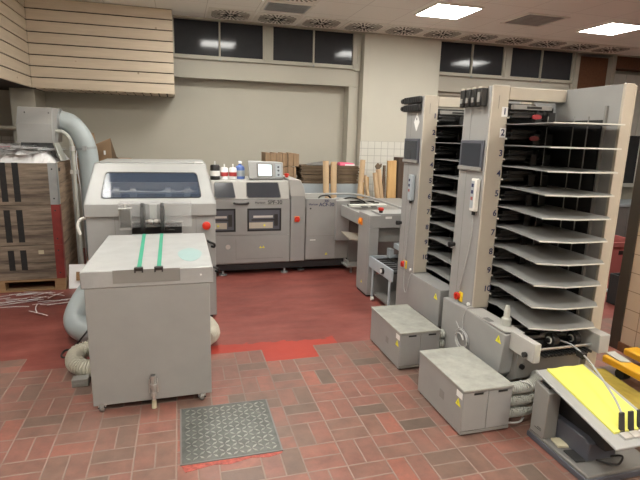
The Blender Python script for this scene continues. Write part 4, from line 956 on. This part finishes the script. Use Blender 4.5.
part('tray_post', MB().box(2.30, 2.34, 4.40, 4.44, .45, .54).box(2.02, 2.06, 4.46, 4.54, .45, .54), 'bluegrey', dl)
part('stand_leg', MB().cyl((1.86, 4.50, .03), (1.86, 4.50, .335), .012, 12).cyl((1.86, 4.08, .03), (1.86, 4.08, .335), .012, 12).cyl((2.41, 4.15, .03), (2.41, 4.15, .335), .012, 12).cyl((2.41, 4.50, .03), (2.41, 4.50, .335), .012, 12), 'bluegrey', dl)
part('stand_frame', MB().box(1.86, 2.42, 4.50, 4.52, .05, .27).box(1.88, 2.42, 4.1, 4.5, .06, .08), 'greyd', dl)
for (x, y) in ((1.86, 4.50), (1.86, 4.08), (2.41, 4.15), (2.41, 4.50)):
    part('caster', MB().cyl((x-.012, y-.01, .022), (x+.012, y-.01, .022), .022, 16), 'chromew', dl)

# ---------------------------------------------------------------- crate stack on a pallet
pl = thing('wooden_pallet', 'wooden pallet under the stack of weathered crate collars', 'pallet', (-1.77, 5.85, 0))
cx0, cx1, cy0, cy1 = -2.39, -1.185, 5.45, 6.40
for k in range(5): part('deck_board', B(cx0, cx1, cy0+k*.2025, cy0+k*.2025+.14, .105, .125), 'pallet', pl, bevel=.003)
for y in (cy0, cy0+.35, cy1-.10): part('bottom_board', B(cx0, cx1, y, y+.10, 0, .02), 'pallet', pl, bevel=.003)
for x in (cx0, cx0+.53, cx1-.1):
    for y in (cy0, cy0+.35, cy1-.10): part('pallet_block', B(x, x+.12 if x < cx1-.11 else x+.10, y, y+.10, .02, .105), 'pallet', pl, bevel=.003)
col_lab = {0: 'bottom weathered wooden crate collar, directly on the pallet', 1: 'middle weathered wooden crate collar of the stack, red corner iron', 2: 'top weathered wooden crate collar of the stack, grey corner iron, full of paper waste'}
for k, (z0, z1) in enumerate(((.127, .485), (.487, .895), (.897, 1.31))):
    c = thing('crate_collar', col_lab[k], 'wooden crate', ((cx0+cx1)/2, (cy0+cy1)/2, z0), 'stacked crate collars')
    h = (z1-z0)/2
    for j in range(2):
        za, zb_ = z0+j*h, z0+(j+1)*h-.004
        part('front_board', B(cx0, cx1, cy0, cy0+.025, za, zb_), 'crate', c, bevel=.003)
        part('rear_board', B(cx0, cx1, cy1-.025, cy1, za, zb_), 'crate', c, bevel=.003)
        part('side_board', B(cx1-.025, cx1, cy0+.026, cy1-.026, za, zb_), 'cratey', c, bevel=.003)
        part('side_board', B(cx0, cx0+.025, cy0+.026, cy1-.026, za, zb_), 'cratey', c, bevel=.003)
    a = MB().box(cx1-.075, cx1+.003, cy0-.004, cy0, z0+.0, z1).box(cx1, cx1+.004, cy0-.004, cy0+.06, z0, z1)
    ang = part('corner_iron', a, 'galv' if k == 2 else 'redsteel', c)
    part('iron_rivets', MB().lathe((cx1-.04, cy0-.004, z1-.06), [(.008, 0), (.006, -.004)], 10, axis=1).lathe((cx1-.04, cy0-.004, z0+.06), [(.008, 0), (.006, -.004)], 10, axis=1), 'darkmetal', ang)
    for xs in (-1.685, -1.575): part('paint_stripe', B(xs, xs+.055, cy0-.0012, cy0, z0+(.03 if k else .10), z1-(.0 if k == 2 else .05)), 'stripe', c, smooth=False)
    if k == 2: part('hand_hole', B(cx1, cx1+.0015, cy0+.10, cy0+.16, z1-.09, z1-.055), 'slot', c, smooth=False)
    if k == 0: part('paper_tag', B(-1.41, -1.36, cy0-.0015, cy0, .39, .43), 'foam', c, smooth=False)
sc_ = MB()
def strip(mb, x, y, z, L_, w, a, tilt=0, th=.0008, curl=.0):
    n = 5; c, s_ = math.cos(a), math.sin(a); vs = []
    for i in range(n+1):
        t = i/n-.5; px_, py_ = x+c*L_*t-s_*curl*4*t*t, y+s_*L_*t+c*curl*4*t*t; pz = z+tilt*t*L_
        for sgn in (-1, 1):
            for dz in (0, th): vs.append((px_-s_*w/2*sgn, py_+c*w/2*sgn, pz+dz))
    f = [(0, 1, 3, 2)]
    for i in range(n):
        b = i*4; f += [(b+1, b+5, b+7, b+3), (b, b+2, b+6, b+4), (b, b+4, b+5, b+1), (b+2, b+3, b+7, b+6)]
    f.append((n*4, n*4+2, n*4+3, n*4+1)); mb.add(vs, f)
R_ = random.Random(3)
for i in range(420):
    x = R_.uniform(cx0+.1, cx1-.08); y = R_.uniform(cy0+.06, cy1-.15)
    hmax = 1.41+.05*math.exp(-((x+1.75)**2)*4)*1.0-.10*max(0, 1-(y-cy0)/.14)
    if R_.random() < .7: strip(sc_, x, y, hmax+R_.uniform(-.01, .015), R_.uniform(.08, .22), R_.uniform(.012, .03), R_.uniform(0, 3.14), R_.uniform(-.12, .12), curl=R_.uniform(-.03, .03))
    else: strip(sc_, x, y, hmax+R_.uniform(-.012, .005), R_.uniform(.10, .2), R_.uniform(.08, .14), R_.uniform(0, 3.14), R_.uniform(-.08, .08))
NX, NY = 40, 26
mv = []
for j in range(NY+1):
    for i in range(NX+1):
        x = cx0+.03+(cx1-cx0-.06)*i/NX; y = cy0+.03+(cy1-cy0-.06)*j/NY; e = min(1, min(i, NX-i, j, NY-j)/3)
        mv.append((x, y, 1.28+(.105+.05*math.exp(-((x+1.75)**2)*4))*e+R_.uniform(-.03, .03)*e))
mo_ = len(mv); mv += [(a, b, 1.2) for a, b, c in mv[:]]; mf = []
for j in range(NY):
    for i in range(NX):
        a = j*(NX+1)+i; mf.append((a, a+1, a+NX+2, a+NX+1))
        mf.append((mo_+a, mo_+a+NX+1, mo_+a+NX+2, mo_+a+1))
for i in range(NX): mf.append((i, mo_+i, mo_+i+1, i+1)); a = NY*(NX+1)+i; mf.append((a, a+1, mo_+a+1, mo_+a))
for j in range(NY): a = j*(NX+1); mf.append((a, a+NX+1, mo_+a+NX+1, mo_+a)); a += NX; mf.append((a, mo_+a, mo_+a+NX+1, a+NX+1))
sc_.add(mv, mf)
tag(part('paper_waste', sc_, 'paper', smooth=False), 'white paper trimmings heaped in the top crate collar', 'paper waste', kind='stuff')
def sheet(name, x, y, z, L_, w, a, tilt, m, label, cat='paper', extra=None):
    mb = MB(); strip(mb, x, y, z, L_, w, a, tilt, .002); o = part(name, mb, m, smooth=False)
    tag(o, label, cat)
    if extra:
        e = MB(); strip(e, x, y, z+.0022, L_*.4, w*.4, a, tilt, .001); part('printed_picture', e, extra, o, smooth=False)
sheet('pink_paper', -1.66, 5.53, 1.455, .13, .03, .5, .1, 'pink', 'pink paper strip on top of the white waste in the crate')
sheet('printed_sheet', -1.38, 5.60, 1.44, .16, .11, -.6, -.05, 'paper', 'white printed sheet with a dark picture on the waste in the crate', extra='bezel')
sheet('printed_sheet', -1.52, 5.56, 1.45, .13, .10, -.5, -.05, 'paper', 'white sheet with a small grey print at the crate front edge', extra='greyd')
# liner
ln = MB().hexa([(-1.60, 5.80, 1.34), (-1.24, 5.80, 1.34), (-1.24, 5.81, 1.34), (-1.60, 5.81, 1.34), (-1.55, 5.74, 1.50), (-1.26, 5.74, 1.50), (-1.26, 5.75, 1.50), (-1.55, 5.75, 1.50)])
tag(part('plastic_liner', ln, 'liner'), 'dark grey plastic liner hanging below the extraction chute into the crate', 'plastic liner')
tag(part('plastic_film', MB().hexa([(-1.235, 5.66, 1.49), (-1.228, 5.66, 1.50), (-1.228, 5.90, 1.50), (-1.235, 5.90, 1.49), (-1.18, 5.66, 1.32), (-1.172, 5.66, 1.325), (-1.172, 5.90, 1.325), (-1.18, 5.90, 1.32)]), 'ghose'), 'pale grey film stretched slantwise from the chute to the crate corner', 'plastic film')
# extraction chute and duct
ex = thing('extraction_chute', 'pale grey sheet-metal extraction chute with a big curved duct above the crate', 'extractor', (-1.35, 5.9, 1.5))
part('chute_box', MB().prism([(5.70, 1.50), (5.70, 1.685), (5.80, 1.855), (6.15, 1.855), (6.15, 1.50)], 0, -1.57, -1.25), 'grey', ex, bevel=.004)
part('chute_flare', MB().hexa([(-1.25, 5.70, 1.5), (-1.24, 5.74, 1.5), (-1.24, 6.1, 1.5), (-1.25, 6.15, 1.5), (-1.25, 5.80, 1.855), (-1.215, 5.84, 1.845), (-1.215, 6.1, 1.845), (-1.25, 6.15, 1.855)]), 'grey', ex)
part('chute_rim', MB().box(-1.575, -1.245, 5.69, 5.70, 1.50, 1.525), 'grey', ex)
part('rivets', MB().lathe((-1.50, 5.76, 1.80), [(.007, 0), (.005, -.005)], 8, axis=1).lathe((-1.28, 5.76, 1.80), [(.007, 0), (.005, -.005)], 8, axis=1), 'darkmetal', ex)
part('inlet_collar', MB().cyl((-1.25, 5.97, 1.735), (-1.205, 5.97, 1.735), .12, 24), 'galv', ex)
dpts = [(-1.22, 5.97, 1.735), (-1.12, 5.97, 1.70), (-1.035, 5.97, 1.60), (-.985, 5.97, 1.47), (-.965, 5.97, 1.32), (-.96, 5.97, .9), (-.95, 5.97, .4), (-.93, 5.95, .12)]
du = part('duct', MB().tube(spline(dpts, 8), .102, 28), 'duct', ex)
part('duct_clamp', MB().cyl((-.982, 5.97, 1.455), (-.979, 5.97, 1.43), .108, 28).box(-1.0, -.96, 5.84, 5.87, 1.42, 1.47), 'galv', du)
part('air_pipe', MB().tube(spline([(-1.23, 5.78, 1.62), (-1.16, 5.77, 1.61), (-1.10, 5.77, 1.54), (-1.08, 5.77, 1.40), (-1.08, 5.77, 1.2), (-1.08, 5.77, .8), (-1.07, 5.77, .1)], 8), .019, 12), 'ghose', ex)
part('support_post', MB().box(-1.125, -1.10, 5.84, 5.865, 0, 1.45), 'galv', ex)
part('pipe_fittings', MB().box(-1.12, -1.04, 5.755, 5.80, 1.18, 1.22).cyl((-1.08, 5.76, 1.42), (-1.08, 5.76, 1.47), .026, 12), 'alu', ex)
tag(part('wall_pipe', MB().cyl((-4.1, 6.9, 1.64), (-1.85, 6.9, 1.64), .022, 12).cyl((-3.5, 6.9, 1.64), (-3.5, 7.42, 1.64), .012, 8), 'cream'), 'horizontal cream pipe on the wall at the far left edge', 'pipe')
# cardboard leftovers behind the duct
for i, (p, lab) in enumerate((([(-1.22, 6.55, 1.0), (-.95, 6.5, 1.0), (-.98, 6.9, 1.0), (-1.2, 6.9, 1.0), (-1.25, 6.6, 1.66), (-1.06, 6.55, 1.60), (-1.03, 6.9, 1.6), (-1.24, 6.9, 1.64)], 'brown cardboard bale seen in the curve of the duct'),
                              )):
    tag(part('cardboard_bale', MB().hexa(p), 'card'), lab, 'cardboard')
cb_ = thing('cardboard_box', 'open brown cardboard box with one raised flap between the duct and the trimmer hood', 'cardboard box', (-.8, 6.7, .9))
part('carton', B(-.95, -.60, 6.6, 6.9, .0, 1.30), 'card', cb_, bevel=.004)
part('flap', MB().hexa([(-.99, 6.6, 1.28), (-.80, 6.6, 1.30), (-.80, 6.605, 1.30), (-.99, 6.605, 1.28), (-1.0, 6.55, 1.46), (-.80, 6.52, 1.55), (-.80, 6.525, 1.55), (-1.0, 6.555, 1.46)]), 'card', cb_)
part('side_flap', MB().hexa([(-.80, 6.6, 1.30), (-.72, 6.6, 1.30), (-.72, 6.61, 1.30), (-.80, 6.61, 1.30), (-.80, 6.53, 1.555), (-.75, 6.6, 1.33), (-.75, 6.61, 1.33), (-.80, 6.54, 1.555)]), 'cardd', cb_)
part('paper_tag', B(-.885, -.865, 6.545, 6.556, 1.35, 1.40), 'label', cb_)
tag(part('wire_bundle', MB().tube(spline([(-1.12, 6.3, 0), (-1.12, 6.3, .8), (-1.14, 6.25, 1.31), (-1.1, 6.3, 1.5), (-1.0, 6.3, 1.38), (-1.13, 6.3, 1.33), (-1.02, 6.3, 1.45), (-1.16, 6.3, 1.42)], 6), .008, 6), 'paper'), 'tangle of white straps behind the crate corner', 'straps')
ps = MB().hexa([(-1.16, 5.46, .005), (-1.0, 5.46, .005), (-1.0, 5.47, .005), (-1.16, 5.47, .005), (-1.17, 5.60, .23), (-1.01, 5.60, .225), (-1.01, 5.61, .225), (-1.17, 5.61, .23)])
po = tag(part('printed_poster', ps, 'paper'), 'white printed sheet with a brown picture leaning beside the crate on the floor', 'poster')
part('printed_picture', MB().hexa([(-1.09, 5.49, .08), (-1.01, 5.49, .08), (-1.01, 5.505, .08), (-1.09, 5.505, .08), (-1.095, 5.545, .16), (-1.015, 5.545, .155), (-1.015, 5.56, .155), (-1.095, 5.56, .16)]), 'photo', po)
# paper strips on the floor
for i in range(30):
    if i < 20: x = R_.uniform(-1.8, -1.2); y = R_.uniform(5.05, 5.40); a = R_.gauss(.15, .35); L_ = R_.uniform(.15, .36)
    else: x = R_.uniform(-1.85, -1.0); y = R_.uniform(4.65, 5.2); a = R_.choice([.1, .8, -.8, .4, 2.3])+R_.gauss(0, .2); L_ = R_.uniform(.12, .38)
    mb = MB(); strip(mb, x, y, .001+.0009*i, L_, R_.uniform(.008, .014), a, 0, .0008, curl=R_.uniform(-.015, .015))
    tag(part('paper_strip', mb, 'paper', smooth=False), 'thin white paper trimming strip lying on the red floor before the crate stack', 'paper strip', 'paper trimming strips on the red floor')
mb = MB(); strip(mb, -1.1, 4.98, .04, .55, .008, .35, 0, .0008); tag(part('paper_strip', mb, 'paper', smooth=False), 'thin white paper trimming strip lying on the red floor before the crate stack', 'paper strip', 'paper trimming strips on the red floor')

# ---------------------------------------------------------------- stored stuff along the back wall
def carton(x0, x1, y0, y1, z0, z1, m, label, cat='cardboard stack', lines=6, name='cardboard_stack', vertical=False):
    c = thing(name, label, cat, ((x0+x1)/2, (y0+y1)/2, z0)); mb = MB()
    if vertical:
        w = (x1-x0)/lines
        for i in range(lines): mb.box(x0+i*w, x0+(i+1)*w-.006, y0+(.012 if i % 2 else 0), y1, z0, z1-(.005*(i % 3)))
    else:
        h = (z1-z0)/lines
        for i in range(lines): mb.box(x0+.01*((i*7) % 3), x1-.012*((i*5) % 3), y0+.01*(i % 2), y1, z0+i*h, z0+(i+1)*h-.004)
    part('flat_cartons', mb, m, c)
    part('strap', B(x0+(x1-x0)*.62, x0+(x1-x0)*.62+.012, y0-.004, y0+.0, z0, z1), 'cardd', c)
    return c
carton(1.13, 1.61, 6.75, 7.1, 1.22, 1.40, 'card', 'brown bundle of upright flat cartons behind the monitor, on another bundle', lines=12, vertical=True)
carton(1.22, 1.56, 6.72, 7.1, .0, 1.215, 'card', 'tall brown bundle of flat cartons behind the monitor, carrying a smaller bundle', lines=9, vertical=True)
carton(1.62, 2.50, 6.72, 7.1, 1.115, 1.235, 'cardd', 'upper dark stack of flat cartons behind the two cardboard tubes', lines=5)
carton(1.64, 2.48, 6.72, 7.1, .985, 1.11, 'cardd', 'lower dark stack of flat cartons behind the two cardboard tubes', lines=4)
gt = thing('grey_trolley', 'pale grey metal container under the dark carton stacks at the back', 'container', (2.05, 6.9, 0))
part('front_sheet', B(1.60, 2.50, 6.70, 6.715, .5, .98), 'bluegrey', gt, bevel=.003); part('box', B(1.60, 2.50, 6.715, 7.1, 0, .98), 'greymid', gt)
tag(part('crumpled_bag', MB().hexa([(1.72, 6.75, 1.237), (2.05, 6.75, 1.237), (2.08, 7.0, 1.237), (1.75, 7.0, 1.237), (1.78, 6.8, 1.255), (2.0, 6.8, 1.30), (2.02, 6.95, 1.29), (1.8, 6.95, 1.26)]), 'greyd', bevel=.008), 'grey crumpled bag on the dark carton stack left of the tubes', 'bag')
tag(part('red_folder', MB().hexa([(2.20, 6.75, 1.237), (2.44, 6.75, 1.237), (2.44, 6.98, 1.237), (2.22, 6.98, 1.237), (2.22, 6.78, 1.285), (2.42, 6.78, 1.27), (2.42, 6.95, 1.27), (2.24, 6.95, 1.28)]), 'pink', bevel=.006), 'red and white folders on the dark carton stack right of the tubes', 'folder')
tag(part('white_folder', B(2.28, 2.42, 6.74, 6.76, 1.238, 1.255), 'paper'), 'white booklet edge in front of the red folder', 'booklet')
def ctube(x0, z1, x1, y, label, r=.036):
    t = thing('cardboard_tube', label, 'cardboard tube', (x1, y-.05, 0), 'cardboard tubes along the back wall')
    p = [(x1, y-.06, .0), (x0, y, z1)]; d = (Vector(p[1])-Vector(p[0])).normalized()
    part('tube_wall', MB().cyl(p[0], p[1], r, 22), 'tube', t)
    e = Vector(p[1]); part('tube_bore', MB().cyl(e, e+d*.001, r*.75, 18), 'cardd', t)
ctube(1.94, 1.31, 1.97, 6.58, 'left of the two upright cardboard tubes before the dark carton stacks', .042)
ctube(2.055, 1.30, 2.07, 6.58, 'right of the two upright cardboard tubes before the dark carton stacks', .042)
ctube(2.49, 1.33, 2.40, 6.6, 'tall cardboard tube standing just left of the white wall tiles', .038)
ctube(2.54, 1.11, 2.74, 6.62, 'leftmost short cardboard tube leaning before the white tiles', .026)
ctube(2.68, 1.15, 2.84, 6.60, 'middle cardboard tube leaning before the white tiles', .032)
ctube(2.74, 1.20, 2.90, 6.62, 'thick cardboard tube leaning next to the yellow plank', .038)
for k, (x0, x1, z, dy) in enumerate(((2.56, 2.60, 1.0, .1), (2.63, 2.67, 1.08, .12))):
    tag(part('narrow_batten', MB().hexa([(x0, 6.66+dy*0, 0), (x1, 6.66, 0), (x1, 6.69, 0), (x0, 6.69, 0), (x0-.03, 6.72, z), (x1-.03, 6.72, z), (x1-.03, 6.75, z), (x0-.03, 6.75, z)]), 'plank'),
        ['thin pale batten behind the leaning short tubes, nearer the wall corner', 'thin pale batten behind the leaning short tubes, nearer the plank'][k], 'batten')
tag(part('wide_plank', MB().hexa([(2.89, 6.55, 0), (3.03, 6.55, 0), (3.03, 6.6, 0), (2.89, 6.6, 0), (2.89, 6.62, 1.32), (3.02, 6.62, 1.325), (3.02, 6.67, 1.325), (2.89, 6.67, 1.32)]), 'plank', bevel=.004), 'wide yellow wooden plank leaning upright against the white tiles', 'plank')
tag(part('thin_board', MB().hexa([(2.83, 6.62, 0), (2.87, 6.62, 0), (2.87, 6.66, 0), (2.83, 6.66, 0), (2.85, 6.68, 1.25), (2.88, 6.68, 1.25), (2.88, 6.72, 1.25), (2.85, 6.72, 1.25)]), 'cardd'), 'thin brown board right behind the wide yellow plank', 'board')
tag(part('dark_board', MB().box(3.05, 3.32, 6.62, 6.80, 0, 1.37).box(3.06, 3.31, 6.61, 6.62, 0, 1.30), 'darkw', bevel=.005), 'dark brown wooden panel standing right of the yellow plank', 'board')
tag(part('torn_batten', MB().box(2.815, 2.835, 6.785, 6.805, 0, 1.2).prism([(2.76, 1.23), (2.80, 1.28), (2.83, 1.25), (2.86, 1.27), (2.855, 1.22), (2.81, 1.19), (2.83, 1.16), (2.80, 1.16), (2.78, 1.20)], 1, 6.78, 6.81), 'cardd'), 'thin dark batten with a torn top sticking up left of the yellow plank', 'scrap')

# ---------------------------------------------------------------- camera, world, view
q = (0.27924, 0.207924, -0.0271261, 491.70)
yw, pt_, rl, f_ = q
fw = Vector((math.sin(yw)*math.cos(pt_), math.cos(yw)*math.cos(pt_), -math.sin(pt_)))
rt = Vector((math.cos(yw), -math.sin(yw), 0)); dn = fw.cross(rt)
c, s_ = math.cos(rl), math.sin(rl)
r2 = rt*c+dn*s_; d2 = dn*c-rt*s_
cam = bpy.data.cameras.new('camera'); co = bpy.data.objects.new('camera', cam); COL.objects.link(co)
Mx = Matrix((( r2[0], -d2[0], -fw[0], 0), (r2[1], -d2[1], -fw[1], 0), (r2[2], -d2[2], -fw[2], 1.64), (0, 0, 0, 1)))
co.matrix_world = Mx
cam.sensor_width = 36; cam.lens = f_*36/640; cam.clip_start = .05
S.camera = co
w = bpy.data.worlds.new('night'); S.world = w; w.use_nodes = True
w.node_tree.nodes['Background'].inputs[0].default_value = (.02, .025, .035, 1); w.node_tree.nodes['Background'].inputs[1].default_value = .3
S.view_settings.view_transform = 'Standard'; S.view_settings.look = 'None'; S.view_settings.gamma = 1; S.view_settings.use_curve_mapping = False
S.view_settings.exposure = .36
S.cycles.use_denoising = True
S.cycles.max_bounces = 6; S.cycles.diffuse_bounces = 4; S.cycles.glossy_bounces = 3; S.cycles.transparent_max_bounces = 8
